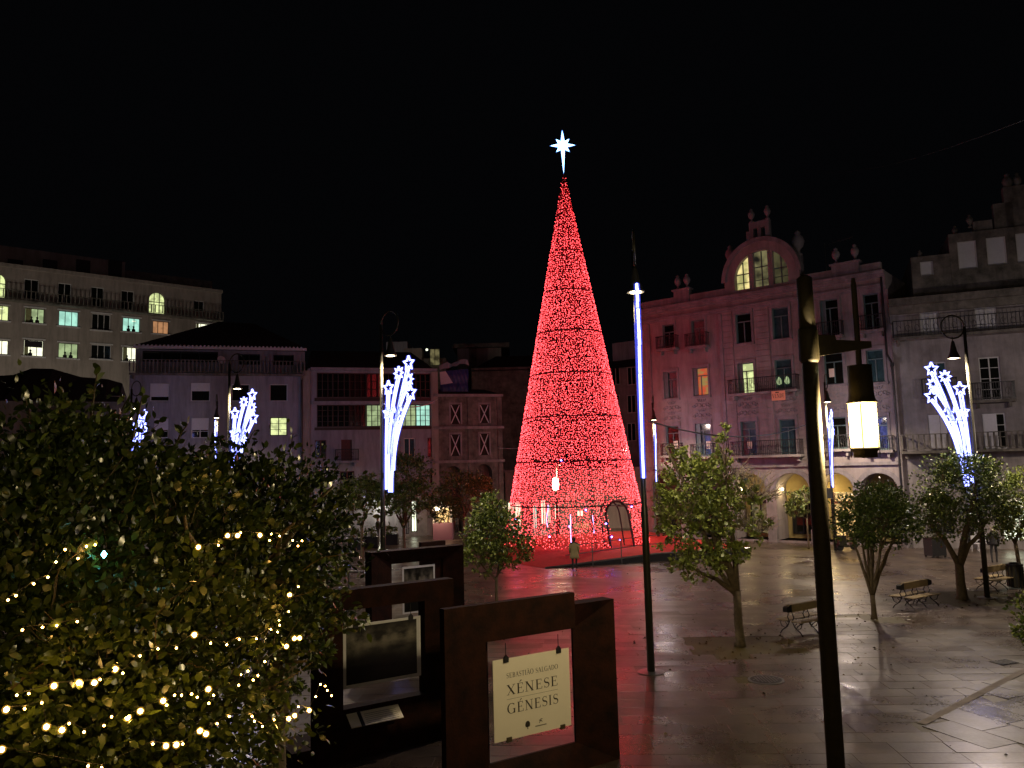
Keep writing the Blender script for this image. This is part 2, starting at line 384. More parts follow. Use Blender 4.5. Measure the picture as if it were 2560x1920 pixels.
    def shutter(s, h, side=0, m=None, w=.05):
        a, b, c, d = h[:4]; mb = MB(); n = 9
        mb.box(a, b, w, w + .04, c, d)
        o = mb.build('shutter', m or M['shutter'], s.root); l = MB()
        for i in range(n):
            z = c + .06 + (d - c - .12) * (i + .5) / n; l.box(a + .06, b - .06, w - .012, w - .002, z - .03, z + .02)
        l.build('louvre', m or M['shutter'], o); return o
    def scroll(s, u, z, wdt, name='relief'):
        mb = MB()
        for sg in (-1, 1):
            for k_, (ox, oz, r) in enumerate(((.22, 0, .2), (.55, .05, .16), (.8, -.04, .12))):
                cx = u + sg * ox * wdt / 2
                mb.tube([(cx + sg * (r * (1 - t / 9)) * math.cos(t), -.03, z + oz + r * (1 - t / 9) * math.sin(t)) for t in [q * .7 for q in range(9)]], .03, 4)
        mb.tube([(u - wdt / 2, -.03, z - .24), (u - wdt / 4, -.03, z - .3), (u, -.03, z - .24), (u + wdt / 4, -.03, z - .3), (u + wdt / 2, -.03, z - .24)], .025, 4)
        for i in range(5): mb.tube([(u + (i - 2) * .1, -.03, z + .3), (u + (i - 2) * .16, -.03, z + .5)], .025, 4)
        return mb.build(name, M['pinkstone'], s.root)
    def urn(s, u, z, sc=1.0, m=None, w=.25):
        prof = [(.16, 0), (.18, .08), (.07, .16), (.07, .26), (.2, .42), (.26, .62), (.2, .8), (.1, .9), (.13, .98), (.02, 1.1)]
        return MB().lathe([(r * sc, q * sc) for r, q in prof], 10, (u, w, z)).build('urn', m or M['pinkstone'], s.root, smooth=True)
def boxes(fac, lst, **kw): return [fac.rect(*r) for r in lst]

M['darkred'] = mat('dark_red_frames', (.035, .008, .008), .4)
# ---- pink arcaded house on the right -------------------------------------------------
P = Facade('arcaded_house', 'pink plaster house with round arched gable window and arcade at street level', 'building', gp(1612, 60.7), gp(2246, 49.4))
zt = P.px(1930, 722)[1]                                # cornice
row4 = [(1658, 811, 1686, 872), (1730, 800, 1762, 866), (1840, 783, 1878, 858), (1931, 768, 1972, 847), (2052, 748, 2097, 842), (2160, 734, 2198, 826)]
row3 = [(1660, 929, 1693, 996), (1733, 919, 1770, 989), (1846, 907, 1885, 985), (1938, 898, 1980, 972), (2061, 882, 2108, 961), (2167, 874, 2210, 956)]
row2 = [(1666, 1065, 1698, 1138), (1740, 1058, 1777, 1140), (1853, 1053, 1891, 1140), (1950, 1048, 1990, 1138), (2070, 1043, 2117, 1122), (2174, 1042, 2220, 1125)]
h4, h3, h2 = boxes(P, row4), boxes(P, row3), boxes(P, row2)
arch_px = [1668, 1775, 1878, 1985, 2093, 2203]
archs = []
for i, x in enumerate(arch_px):
    u = P.px(x, 1290)[0]; d = 1.12; zz = P.px(x, 1183)[1]
    archs.append((u - d, u + d, .15, zz, 1.9))
PW = P.len
P.wall(0, PW, 0, zt, h4 + h3 + h2, M['pink'], reveal=.3, arches=archs)
for i, h in enumerate(h4): P.window(h, M['teal'], M['glass'] if i not in (1, 3) else M['tealglass'], 2, 1, transom=.55)
p3 = ['tealglass', 'r_lit', 'y_lit', 'tealglass', 'glass', 'tealglass']
for i, h in enumerate(h3):
    P.window(h, M['teal'], M[p3[i]], 2, 1, transom=.55)
p2 = ['glass', 'tealglass', 'tealglass', 'tealglass', 'glass', 'glass']
for i, h in enumerate(h2): P.window(h, M['teal'], M[p2[i]], 2, 1, transom=.5)
# window details: half-open teal leaf beside the lit windows, notices pasted behind the glass
for hh in (h3[1], h3[2], h3[0], h2[1], h4[4]):
    a, b, c, d = hh; P.box('shutter_leaf', M['teal'], a + .02, a + (b - a) * .3, .06, .1, c + .05, d - .05)
for hh, uu in ((h2[0], .5), (h2[1], .62), (h2[2], .35), (h3[4], .2)):
    a, b, c, d = hh; x = a + (b - a) * uu; P.box('notice', M['paper'], x, x + .34, .12, .135, c + .5, c + 1.05)
a, b, c, d = h3[3]
for xx in (a + .2, a + .75):                            # two lit globes of an inside chandelier
    MB().lathe([(.01, 0), (.14, .06), (.19, .2), (.14, .36), (.06, .5), (.01, .55)], 10, (xx, .12, c + .3)).build('chandelier_globe', M['g_lit'], P.root, smooth=True)
for hs in (h4, h3, h2):                                 # raised surrounds
    for a, b, c, d in hs:
        s = MB(); t = .16
        s.box(a - t, a - .004, -.05, -.004, c, d).box(b + .004, b + t, -.05, -.004, c, d).box(a - t, b + t, -.07, -.004, d + .004, d + t * 1.5).box(a - t * 1.2, b + t * 1.2, -.09, -.004, c - .16, c - .004)
        s.build('window_surround', M['pinkstone'], P.root)
for hs in (h3, h2):
    for i, (a, b, c, d) in enumerate(hs): P.scroll((a + b) / 2, (c if hs is h3 else d) + (-.75 if hs is h3 else .55), 1.5)
for i in (0, 1, 5): a, b, c, d = h4[i]; P.balcony(a - .35, b + .35, c - .02, .95, .6)
a, b, c, d = h4[4]; P.balcony(a - .3, b + .3, c - .02, .95, .6)
for hh in (h3, h2): P.balcony(hh[2][0] - .5, hh[3][1] + .5, hh[2][2] + .02, 1.0, .75)
for i in (0, 1, 4, 5): a, b, c, d = h2[i]; P.balcony(a - .3, b + .3, c - .02, .9, .45)
# cornice bands
for z, o, hgt in ((zt - .22, .38, .22), (zt - .42, .26, .2), (zt - .95, .16, .14), (zt - 1.15, .08, .2)):
    P.box('cornice', M['pinkstone'], -.05, PW + .05, -o, -.004, z, z + hgt - .004)
zs1 = P.px(1900, 1165)[1]
P.box('string_course', M['pinkstone'], 0, PW, -.16, -.004, zs1 - .1, zs1 + .1)
# stone courses on the middle bay
ucs = [(P.px(1812, 950)[0], h3[2][0] - .24), (h3[2][1] + .24, h3[3][0] - .24), (h3[3][1] + .24, P.px(2016, 950)[0])]
z = zs1 + .35
while z < zt - 1.3:
    for a, b in ucs:
        if b > a + .1: P.box('stone_course', M['pink'], a, b, -.045, -.003, z, z + .36)
    z += .4
for x in (1812, 2020, 1630, 2236):
    u = P.px(x, 950)[0]; P.box('pilaster', M['pinkstone'], u - .22, u + .02, -.1, -.004, zs1 + .12, zt - 1.2)
# parapet, pediments and urns
zp = zt + .75
P.box('parapet', M['pink'], .2, P.px(1812, 740)[0], .05, .4, zt + .003, zp - .15); P.box('parapet', M['pink'], P.px(2000, 700)[0], PW - .2, .05, .4, zt + .003, zp - .15)
for x, top, wd in ((1703, 726, .62), (2112, 660, .85)):
    u = P.px(x, top)[0]; ztop = P.px(x, top)[1]
    P.box('pediment', M['pinkstone'], u - wd, u + wd, -.05, .45, zt + .006, ztop)
    P.box('pediment_cap', M['pinkstone'], u - wd - .12, u + wd + .12, -.15, .5, ztop + .003, ztop + .12)
    for sg in (-1, 1): P.urn(u + sg * (wd - .25), ztop + .123, 1.05)
# arched gable
uc, zb = P.px(1903, 715)[0], zt; zg = P.px(1905, 597)[1]; rg = (P.px(1996, 690)[0] - P.px(1808, 690)[0]) / 2; rin = rg - .75; zc = zg - rg
K = 20; mb = MB()
def arcp(r, k, c=uc, z=zc): t = math.pi * k / K; return (c + r * math.cos(t), z + r * math.sin(t))
for k_ in range(K):
    p, q, pi, qi = arcp(rg, k_), arcp(rg, k_ + 1), arcp(rin, k_), arcp(rin, k_ + 1)
    for w_, fl in ((0, 1), (.7, 0)): mb.quad(*[(a_, w_, b_) for a_, b_ in (p, q, qi, pi)])
    mb.quad((p[0], 0, p[1]), (p[0], .7, p[1]), (q[0], .7, q[1]), (q[0], 0, q[1])); mb.quad((pi[0], 0, pi[1]), (qi[0], 0, qi[1]), (qi[0], .7, qi[1]), (pi[0], .7, pi[1]))
zsill = P.px(1900, 740)[1]
for sg in (-1, 1):
    x0, x1 = sorted((uc + sg * rin, uc + sg * rg)); mb.box(x0, x1, 0, .7, zb + .003, zc)
mb.box(uc - rin, uc + rin, 0, .7, zb + .003, max(zsill, zb + .3))
mb.build('gable', M['pink'], P.root)
g = MB()
for k_ in range(K):
    p, q, pi, qi = arcp(rg + .16, k_), arcp(rg + .16, k_ + 1), arcp(rg - .14, k_), arcp(rg - .14, k_ + 1)
    g.quad((p[0], -.16, p[1]), (q[0], -.16, q[1]), (qi[0], -.16, qi[1]), (pi[0], -.16, pi[1])); g.quad((p[0], -.16, p[1]), (p[0], .6, p[1]), (q[0], .6, q[1]), (q[0], -.16, q[1]))
    g.quad((pi[0], -.16, pi[1]), (qi[0], -.16, qi[1]), (qi[0], -.002, qi[1]), (pi[0], -.002, pi[1]))
g.build('gable_moulding', M['pinkstone'], P.root)
zl = max(zsill, zb + .3)
for sg in (-.36, .36): P.box('mullion_pier', M['pink'], uc + sg * rin - .17, uc + sg * rin + .17, .05, .4, zl, zc + math.sqrt(rin ** 2 - (.36 * rin) ** 2) - .02)
def gpane(u0, u1, mt):
    pts = [(u0, zl)] + [(x, zc + math.sqrt(max(0.0, rin ** 2 - (x - uc) ** 2))) for x in [u0 + (u1 - u0) * i / 8 for i in range(9)]] + [(u1, zl)]
    pts = pts[::-1]
    f = MB(); xm = (u0 + u1) / 2; zz = zc + math.sqrt(rin ** 2 - (xm - uc) ** 2)
    f.box(xm - .04, xm + .04, .3, .35, zl, zz - .03); zq = zl + (zz - zl) * .55; f.box(u0, u1, .3, .35, zq, zq + .07); f.box(u0, u1, .31, .34, zl + .5, zl + .55)
    wn = f.build('window', M['teal'], P.root); MB().prism(pts, .36, .38).build('pane', mt, wn)
M['glamp'] = glow('lamplit_attic_glass', (.95, .78, .32), 1.1, .85, 1.1, (.35, .33, .12))
M['gdim'] = glow('half_lit_attic_glass', (.42, .38, .17), .42, .85, .7, (.02, .02, .015))
M['gdark'] = glow('barely_lit_attic_glass', (.20, .18, .08), .35, .85, .6, (.01, .01, .008))
gpane(uc - rin + .05, uc - .36 * rin - .18, M['glamp']); gpane(uc - .36 * rin + .18, uc + .36 * rin - .18, M['gdim']); gpane(uc + .36 * rin + .18, uc + rin - .05, M['gdark'])
# crown of the gable: block with two openings and finials
u1_ = P.px(1896, 575)[0]; zcr = P.px(1896, 551)[1]
mb = MB(); za = zg + .16
for x0, x1 in ((-.72, -.42), (-.12, .12), (.42, .72)): mb.box(u1_ + x0, u1_ + x1, .1, .5, za - .25, zcr - .5)
mb.box(u1_ - .72, u1_ + .72, .1, .5, zcr - .497, zcr); mb.box(u1_ - .95, u1_ - .74, .1, .5, za - .2, zcr - .6)
mb.build('gable_crown', M['pinkstone'], P.root)
for x in (-.55, .6): P.urn(u1_ + x, zcr + .003, .95)
for x, y, sc in ((1813, 655, 1.5), (1984, 628, 1.7)):
    u, z = P.px(x, y); b0 = zb + .003; zq = z - .2
    P.box('pier', M['pinkstone'], u - .25, u + .25, -.06 - .3, -.17, b0 - 0.9, b0 + .7) if False else None
    P.box('pier', M['pinkstone'], u - .24, u + .24, .75, 1.15, zb - .1, zq); P.urn(u, zq + .003, sc, w=.95)
# roof antenna
ant = thing('roof_antenna', 'thin television antenna on the roof of the pink arcaded house', 'antenna', P.A + P.u * P.px(2040, 640)[0] + P.n * 2 + Vector((0, 0, zt)), P.rz)
a_ = MB(); a_.tube([(0, 0, .0), (0, 0, 3.0)], .025, 6); a_.tube([(.2, 0, 2.85), (1.9, -.2, 3.0)], .02, 5)
for i in range(8): a_.tube([(.4 + i * .2, -.25, 2.88 + i * .015), (.4 + i * .2, .25, 2.88 + i * .015)], .012, 4)
a_.build('mast', M['steel'], ant)
# arcade: inner doors and transoms, assumed unseen lamps inside some of the arches
M['yel'] = mat('ochre_plaster', (.42, .33, .14), .8, noise=.25, nscale=2)
for i, (a, b, c, d, dp) in enumerate(archs):
    w_ = dp - .02; cx = (a + b) / 2
    P.box('loggia_wall', M['yel'] if i >= 2 else M['pinkstone'], a + .02, b - .02, w_ - .08, w_ - .04, c, d - .02)
    dk = {3: 'glass', 4: 'warm', 2: 'dim'}.get(i, 'glass')
    f = MB(); f.box(cx - .75, cx - .66, w_ - .2, w_ - .1, c + .3, c + 3.1).box(cx + .66, cx + .75, w_ - .2, w_ - .1, c + .3, c + 3.1).box(cx - .66, cx + .66, w_ - .2, w_ - .1, c + 2.35, c + 2.5).box(cx - .05, cx + .05, w_ - .2, w_ - .1, c + .3, c + 2.35)
    dr_ = f.build('shop_window', M['redwood'] if i == 4 else M['iron'], P.root); MB().box(cx - .66, cx + .66, w_ - .14, w_ - .12, c + .3, c + 2.35).build('pane', M[dk], dr_)
    g = MB()
    for r_ in (.14, .22):
        for q in range(5):
            ox = cx - .52 + q * .26; g.tube([(ox + r_ * .8 * math.cos(t), w_ - .16, c + 2.85 + r_ * math.sin(t)) for t in [z_ * .785 for z_ in range(9)]], .022, 4)
    g.build('scroll_grille', M['trimw'] if i == 3 else M['iron'], P.root)
    MB().box(cx - .64, cx + .64, w_ - .13, w_ - .11, c + 2.52, c + 3.1).build('fanlight', M[{4: 'warm', 3: 'dim'}.get(i, 'glass')], P.root)
    if i in (2, 3, 4): lamp(P.root, 'POINT', (a + .32, .8, d - 1.25), {2: 22, 3: 30, 4: 75}[i], (1, .72, .3), .06); MB().lathe([(.03, 0), (.08, .04), (.08, .16), (.03, .2)], 10, (a + .15, .8, d - 1.2)).build('assumed_arcade_lamp', M['halogen'], P.root)  # hidden lamps assumed here to light the ochre walls
for i in range(7):                                     # arcade piers with bases
    u = (archs[0][0] - .35) if i == 0 else ((archs[-1][1] + .35) if i == 6 else (archs[i - 1][1] + archs[i][0]) / 2)
    P.box('pier_base', M['grey'], u - .3, u + .3, -.12, -.004, 0, .9); P.box('pier_capital', M['pinkstone'], u - .24, u + .24, -.1, -.004, archs[1][3] - 1.25, archs[1][3] - 1.05)
for i, (a, b, c, d, dp) in enumerate(archs):           # voussoirs as a raised ring
    g = MB(); cx = (a + b) / 2; rr_ = (b - a) / 2; z_ = d - rr_
    for k_ in range(K):
        p, q, pi, qi = arcp(rr_ + .32, k_, cx, z_), arcp(rr_ + .32, k_ + 1, cx, z_), arcp(rr_ + .02, k_, cx, z_), arcp(rr_ + .02, k_ + 1, cx, z_)
        g.quad(*[(x, -.06, y) for x, y in (p, q, qi, pi)]); g.quad((p[0], -.06, p[1]), (p[0], -.003, p[1]), (q[0], -.003, q[1]), (q[0], -.06, q[1]))
        g.quad((pi[0], -.06, pi[1]), (qi[0], -.06, qi[1]), (qi[0], -.003, qi[1]), (pi[0], -.003, pi[1]))
    g.build('arch_moulding', M['pinkstone'], P.root)
# VENDE sign is added with the lettering below

# ---- grey house at the right edge ----------------------------------------------------
Q = Facade('balconied_house', 'grey stone house with long balconies and white shutters beyond the right lamp post', 'building', gp(2252, 49.0), gp(3000, 43.6))
zt2 = Q.px(2400, 690)[1]
hb = boxes(Q, [(2300, 763, 2348, 838), (2437, 745, 2492, 822), (2575, 725, 2630, 812)])
hc = boxes(Q, [(2322, 905, 2368, 990), (2450, 892, 2503, 1000), (2580, 880, 2635, 1000)])
hd = boxes(Q, [(2322, 1036, 2370, 1122), (2458, 1033, 2517, 1122), (2590, 1030, 2640, 1122)])
hg = boxes(Q, [(2325, 1270, 2385, 1335), (2415, 1262, 2450, 1360)])
hshop = boxes(Q, [(2506, 1250, 2640, 1352)])
zq = Q.px(2400, 735)[1]
Q.wall(0, Q.len, 0, zq, hb + hc + hd + hg + hshop, M['grey'])
for h in hb: Q.window(h, M['trimw'], M['shutter'], 2, 1)
Q.window(hc[0], M['trimw'], M['tealglass'], 2, 3)
for h in hc[1:]: Q.window(h, M['trimw'], M['glass'], 2, 4)
for h in hd:
    Q.window(h, M['trimw'], M['glass'], 2, 3); a, b, c, d = h; Q.shutter((a + .03, a + (b - a) * .62, c + .05, d - .02), w=.03)
    if h is hd[0]: Q.shutter((a + (b - a) * .64, b - .03, c + .05, d - .02), w=.03)
Q.window(hg[0], M['iron'], M['glass'], 2, 2); Q.window(hg[1], M['iron'], M['glass'], 1, 2)
Q.window(hshop[0], M['trimw'], M['cool'], 6, 2)
zb1 = hb[0][2]; Q.balcony(.05, Q.len - .1, zb1 - .1, 1.0, .9, M['mossy'], stepw=.2)
a, b, c, d = hc[1]; Q.balcony(a - .55, b + .55, c - .02, 1.05, .7, M['mossy'])
a, b, c, d = hc[0]; Q.balcony(a - .45, b + .45, c + .05, 1.0, .6, M['mossy'])
Q.balcony(.05, Q.len - .1, hd[0][2] - .1, 1.0, .9, M['mossy'], baluster=True, stepw=.3)
Q.box('cornice', M['mossy'], -.05, Q.len, -.55, -.004, zq - .45, zq - .01); Q.box('cornice', M['mossy'], -.05, Q.len, -.3, -.004, zq - .95, zq - .46)
ha = [Q.rect(*r, w=.6) for r in [(2301, 653, 2334, 689), (2395, 602, 2443, 672), (2467, 592, 2517, 662), (2541, 581, 2590, 655)]]
zA = [Q.px(2278, 644, .6)[1], Q.px(2380, 585, .6)[1]]
us_ = [Q.px(x, 640, .6)[0] for x in (2276, 2374, 2900)]
Q.wall(us_[0], us_[1], zq + .003, zA[0], ha[:1], M['mossy'], name='attic_wall', w=.6, depth=8)
Q.wall(us_[1] + .01, us_[2], zq + .003, zA[1], ha[1:], M['mossy'], name='attic_wall', w=.6, depth=8)
for h in ha: Q.window(h, M['trimw'], M['shutter'], 1, 1, w=.75)
# stepped crest with a carved ornament
prev = zA[1]
for x0, x1, y in ((2430, 2480, 556), (2480, 2530, 512), (2505, 2560, 470), (2560, 2700, 500)):
    a, b = Q.px(x0, y, .9)[0], Q.px(x1, y, .9)[0]; z = Q.px(x0, y, .9)[1]
    Q.box('crest_stone', M['mossy'], a + .01, b - .01, .75, 1.3, zA[1] + .003, z)
for x, y, r_ in ((2388, 585, .35), (2300, 643, .3), (2425, 560, .4), (2520, 470, .6), (2545, 462, .5)):
    u, z = Q.px(x, y, .9); Q.urn(u, z - r_ * .6, r_ * 2.0, M['mossy'], w=.95)
dp_ = thing('drainpipe', 'dark drainpipe in the joint between the pink and grey houses', 'pipe', (Q.A + Q.n * -.2), Q.rz)
d_ = MB(); d_.tube([(-.1, 0, .2), (-.1, 0, 11.2), (-.35, .05, 11.8), (-.35, .1, zt - .5)], .07, 8); d_.box(-.2, 0, -.1, .1, 11.0, 11.25)
d_.build('pipe', M['iron'], dp_)

# ---- houses along the left side, one street line ------------------------------------
def LD(x): return 69.0 / (1 + 1.45e-4 * (1175 - x))
W = Facade('terrace_house', 'white three-storey house with dark hipped roof and roof terrace', 'building', gp(318, LD(318)), gp(762, LD(762)))
ztw = W.px(550, 935)[1]
rb = boxes(W, [(375, 958, 423, 1003), (477, 957, 525, 1003), (578, 960, 624, 1003), (674, 960, 719, 1003)])
rc = boxes(W, [(385, 1046, 421, 1095), (478, 1045, 522, 1095), (575, 1044, 620, 1093), (675, 1043, 718, 1089)])
W.wall(0, W.len, 0, ztw, rb + rc, M['white'])
for i, h in enumerate(rb):
    W.window(h, M['trimw'], M['glass'], 1, 1); a, b, c, d = h
    if i < 2: W.shutter((a + .02, b - .02, c + (d - c) * (.25, .55)[i], d - .02), w=.04)
for i, h in enumerate(rc):
    W.window(h, M['iron'] if i == 3 else M['trimw'], M[('glass', 'glass', 'glass', 'y_lit')[i]], 2, 3)
    a, b, c, d = h
    if i < 2: W.shutter((a + .02, b - .02, c + (d - c) * .4, d - .02), w=.04)
ztt = W.px(550, 868)[1]
ht = [W.rect(*r, w=1.6) for r in [(356, 878, 545, 905), (595, 885, 650, 912), (683, 887, 735, 913)]]
W.wall(W.px(340, 880, 1.6)[0], W.px(762, 880, 1.6)[0], ztw + .003, ztt, ht, M['white'], name='penthouse_wall', w=1.6, depth=8)
W.window(ht[0], M['iron'], M['glass'], 4, 1, w=1.75); W.window(ht[1], M['iron'], M['glass'], 2, 1, w=1.75); W.window(ht[2], M['iron'], M['glass'], 2, 1, w=1.75)
W.balcony(.0, W.len, ztw + .02, 1.05, .35, M['mossy'], baluster=True, stepw=.28)
W.box('awning', M['iron'], ht[0][0], ht[0][1], .6, 1.55, ht[0][3] + .1, ht[0][3] + .25)
# hipped roof
u0, u1 = W.px(335, 862, 1.0)[0], W.px(766, 868, 1.0)[0]; zr = ztt + .12
rid = W.px(560, 802, 5.5)
r = MB(); e0, e1, e2, e3 = (u0, .6, zr), (u1, .6, zr), (u1, 12, zr), (u0, 12, zr); p0, p1 = (rid[0] - .5, 6, rid[1]), (rid[0] + 2.5, 6, rid[1] - .1)
r.quad(e0, e1, p1, p0); r.quad(e1, e2, p1); r.quad(e2, e3, p0, p1); r.quad(e3, e0, p0); r.quad(e0, e3, e2, e1)
r.build('roof', M['roof'], W.root)
W.box('eave', M['trimw'], u0, u1, .5, .62, zr - .22, zr - .01)
n = int((u1 - u0) / .3); rt = MB()
for i in range(n): rt.tube([(u0 + .15 + i * .3, .52, zr + .02), (u0 + .15 + i * .3, 1.0, zr + .12)], .08, 6)
rt.build('eave_tiles', M['trimw'], W.root, kind='stuff')
# satellite dish
dd = thing('satellite_dish', 'small pale satellite dish on the terrace of the white house', 'dish', W.A + W.u * W.px(553, 905, 1)[0] + W.n * .9 + Vector((0, 0, ztw)), W.rz)
m_ = MB(); m_.tube([(0, 0, 0), (0, 0, 1.2)], .03, 6); m_.build('mast', M['iron'], dd)
MB().lathe([(.01, 0), (.2, .03), (.35, .1), (.36, .11)], 14).build('reflector', M['shutter'], dd).rotation_euler = (R(70), 0, R(30)); dd.children[-1].location = (0, -.1, 1.2)

Gf = Facade('gallery_house', 'house with two floors of dark glazed wooden galleries over a pale wall', 'building', gp(768, LD(768)), gp(1084, LD(1084)))
ztg = Gf.px(930, 922)[1]
ga, gb = [], []
xs = [790, 832, 874, 916, 958, 1000, 1040, 1078]
for i in range(7): ga.append((xs[i] + 2, 932, xs[i + 1] - 2, 994)); gb.append((xs[i] + 2, 1012, xs[i + 1] - 2, 1068))
gw = boxes(Gf, [(787, 1100, 816, 1146), (853, 1099, 880, 1152), (1010, 1095, 1038, 1152), (1069, 1094, 1091, 1143), (850, 1178, 886, 1200), (1075, 1172, 1094, 1212)])
gaw, gbw = boxes(Gf, ga), boxes(Gf, gb)
big = [(gaw[0][0], gaw[-1][1], gaw[0][2], gaw[0][3]), (gbw[0][0], gbw[-1][1], gbw[0][2], gbw[0][3])]
Gf.wall(0, Gf.len, 0, ztg, big + gw, M['white'], reveal=.25)
gaw = [(a - (.12 if i else 0), b + (.12 if i < 6 else 0), gaw[0][2], gaw[0][3]) for i, (a, b, c, d) in enumerate(gaw)]; gbw = [(a - (.12 if i else 0), b + (.12 if i < 6 else 0), gbw[0][2], gbw[0][3]) for i, (a, b, c, d) in enumerate(gbw)]
M['oldglass'] = mat('wavy_old_glass', (.03, .008, .008), .10, bump=.25, bscale=3, spec=1.0)
for i, h in enumerate(gaw): Gf.window(h, M['darkred'], M['oldglass' if i in (2, 3) else 'glass'], 3, 3, w=.05, tilt=(0, 0, 9, 11, 0, 0, 0)[i])
for i, h in enumerate(gbw):
    m_ = {3: 'g_lit', 5: 'g_lit', 6: 't_lit'}.get(i, 'glass')
    Gf.window(h, M['iron'] if i in (3, 5, 6) else M['darkred'], M['oldglass'] if i == 2 else M[m_], 3, 4, w=.05, tilt=10 if i == 2 else 0)
Gf.window(gw[0], M['redwood'], M['glass'], 2, 1); Gf.window(gw[1], M['redwood'], M['redwood'], 2, 1); Gf.window(gw[2], M['trimw'], M['tealglass'], 2, 1); Gf.window(gw[3], M['iron'], M['glass'], 2, 2)
Gf.window(gw[4], M['redwood'], M['glass'], 2, 1); Gf.window(gw[5], M['iron'], M['glass'], 1, 1)
wu0, wu1 = Gf.px(786, 1000)[0], Gf.px(1083, 1000)[0]
za_, zb_, zc_ = gaw[0][2], gbw[0][3], gbw[0][2]
wood = MB(); wood.box(wu0, wu1, -.03, -.003, za_ - .45, za_ - .01) if False else None
Gf.box('gallery_panel', M['darkred'], wu0, wu1, -.05, -.004, za_ - .3, za_ - .02); Gf.box('gallery_panel', M['darkred'], wu0, wu1, -.05, -.004, zc_ - .25, zc_ - .02)
Gf.box('white_band', M['white'], wu0 - .2, wu1 + .1, -.22, -.004, zb_ + .05, za_ - .31)
Gf.box('eave', M['white'], wu0 - .3, wu1 + .3, -.5, -.004, ztg - .18, ztg + .02)
a, b, c, d = gw[1]; Gf.balcony(a - .5, b + .5, c, .95, .6, M['white'])
a, b, c, d = gw[2]; 
r = MB(); zr = ztg + .025; z2 = ztg + 2.2; r.quad((-.1, -.5, zr), (Gf.len, -.5, zr), (Gf.len - 1, 5, z2), (.5, 5, z2)); r.quad((Gf.len, -.5, zr), (Gf.len, 10, zr), (Gf.len - 1, 5, z2)); r.quad((-.1, -.5, zr), (.5, 5, z2), (-.1, 10, zr)); r.quad((-.1, 10, zr), (.5, 5, z2), (Gf.len - 1, 5, z2), (Gf.len, 10, zr))
r.build('roof', M['roof'], Gf.root)
for x in (765, 1086):
    Gf.box('corner_pier', M['cream'], Gf.px(x, 1000)[0] - .3, Gf.px(x, 1000)[0] + .3, -.12, -.006, 0, ztg - .2)
dp2 = thing('drainpipe', 'dark drainpipe on the corner of the white terrace house', 'pipe', W.A + W.u * (W.len - .25) + W.n * -.12, W.rz)
MB().tube([(0, 0, .2), (0, 0, ztw - .3)], .09, 8).build('pipe', M['iron'], dp2)

S = Facade('boarded_house', 'weathered stone house with crossed boards in its windows and two dark arches', 'building', gp(1090, LD(1090)), gp(1258, LD(1258)))
zts = S.px(1175, 985)[1]
sa = boxes(S, [(1127, 1011, 1151, 1060), (1200, 1011, 1223, 1058), (1127, 1086, 1151, 1140), (1200, 1084, 1223, 1138)])
sar = [S.rect(1113, 1165, 1156, 1330) + (1.0,), S.rect(1190, 1160, 1232, 1330) + (1.0,)]
S.wall(0, S.len, 0, zts, sa, M['mossy'], arches=[(a, b, .1, d, e) for a, b, c, d, e in sar])
for a, b, c, d in sa:
    s_ = MB(); s_.box(a - .14, a - .004, -.05, -.004, c, d).box(b + .004, b + .14, -.05, -.004, c, d).box(a - .14, b + .14, -.05, -.004, d + .004, d + .16)
    s_.build('window_surround', M['grey'], S.root)
    o = MB().box(a + .01, b - .01, .2, .22, c, d).build('window', M['soil'], S.root); x = MB()
    x.tube([(a + .05, .12, c + .05), (b - .05, .12, d - .05)], .05, 4); x.tube([(b - .05, .06, c + .05), (a + .05, .06, d - .05)], .05, 4)
    x.build('crossed_boards', M['shutter'], o)
for z in (zts - .02, S.px(1175, 1066)[1], S.px(1175, 1150)[1]): S.box('string_course', M['grey'], -.1, S.len + .1, -.25, -.004, z - .22, z)
for u in (.15, S.len / 2, S.len - .3): S.box('pilaster', M['mossy'], u - .12, u + .28, -.1, -.005, 0, zts - .25)
S.box('sill_ledge', M['grey'], .4, S.len - .4, -.5, -.004, S.px(1175, 1145)[1] - .05, S.px(1175, 1145)[1] + .02) if False else None
r = MB(); z0, z1 = zts + .003, zts + .8; r.quad((0, 0, z0), (S.len, 0, z0), (S.len - .6, 4, z1), (.6, 4, z1)); r.quad((0, 0, z0), (.6, 4, z1), (0, 9, z0)); r.quad((S.len, 0, z0), (S.len, 9, z0), (S.len - .6, 4, z1))
r.build('roof', M['roof'], S.root)

# hotel-like block behind, far left
H = Facade('office_block', 'long pale block with rows of lit windows behind the white house', 'building', gp(-260, 74), gp(548, 93.5))
zh = H.px(270, 692)[1]
r1 = [(-95, 750, -45, 785), (-28, 763, 22, 800), (62, 771, 111, 807), (147, 778, 196, 815), (230, 785, 276, 825), (307, 795, 350, 829), (382, 803, 422, 834), (490, 809, 528, 840)]
r2 = [(-95, 840, -45, 876), (-28, 850, 21, 885), (59, 850, 109, 890), (146, 858, 195, 895), (228, 862, 278, 897), (306, 868, 341, 903)]
r0 = [(60, 698, 97, 747), (145, 708, 178, 757), (227, 718, 259, 766), (303, 727, 335, 776), (485, 752, 510, 778)]
H1, H2, H0 = boxes(H, r1), boxes(H, r2), boxes(H, r0)
HA = [H.rect(-30, 683, 14, 742) + (.3,), H.rect(373, 731, 412, 783) + (.3,)]
H.wall(0, H.len, 0, zh, H1 + H2 + H0, M['cream'], arches=HA)
c1 = ['y_lit', 'y_lit', 'g_lit', 't_lit', 'glass', 't_lit', 'o_lit', 'w_lit']; c2_ = ['w_lit', 'w_lit', 'w_lit', 'g_lit', 'glass', 'w_lit']
for h, c in zip(H1, c1): H.window(h, M['iron'] if c != 'glass' else M['trimw'], M[c], 3, 1, fw=.06)
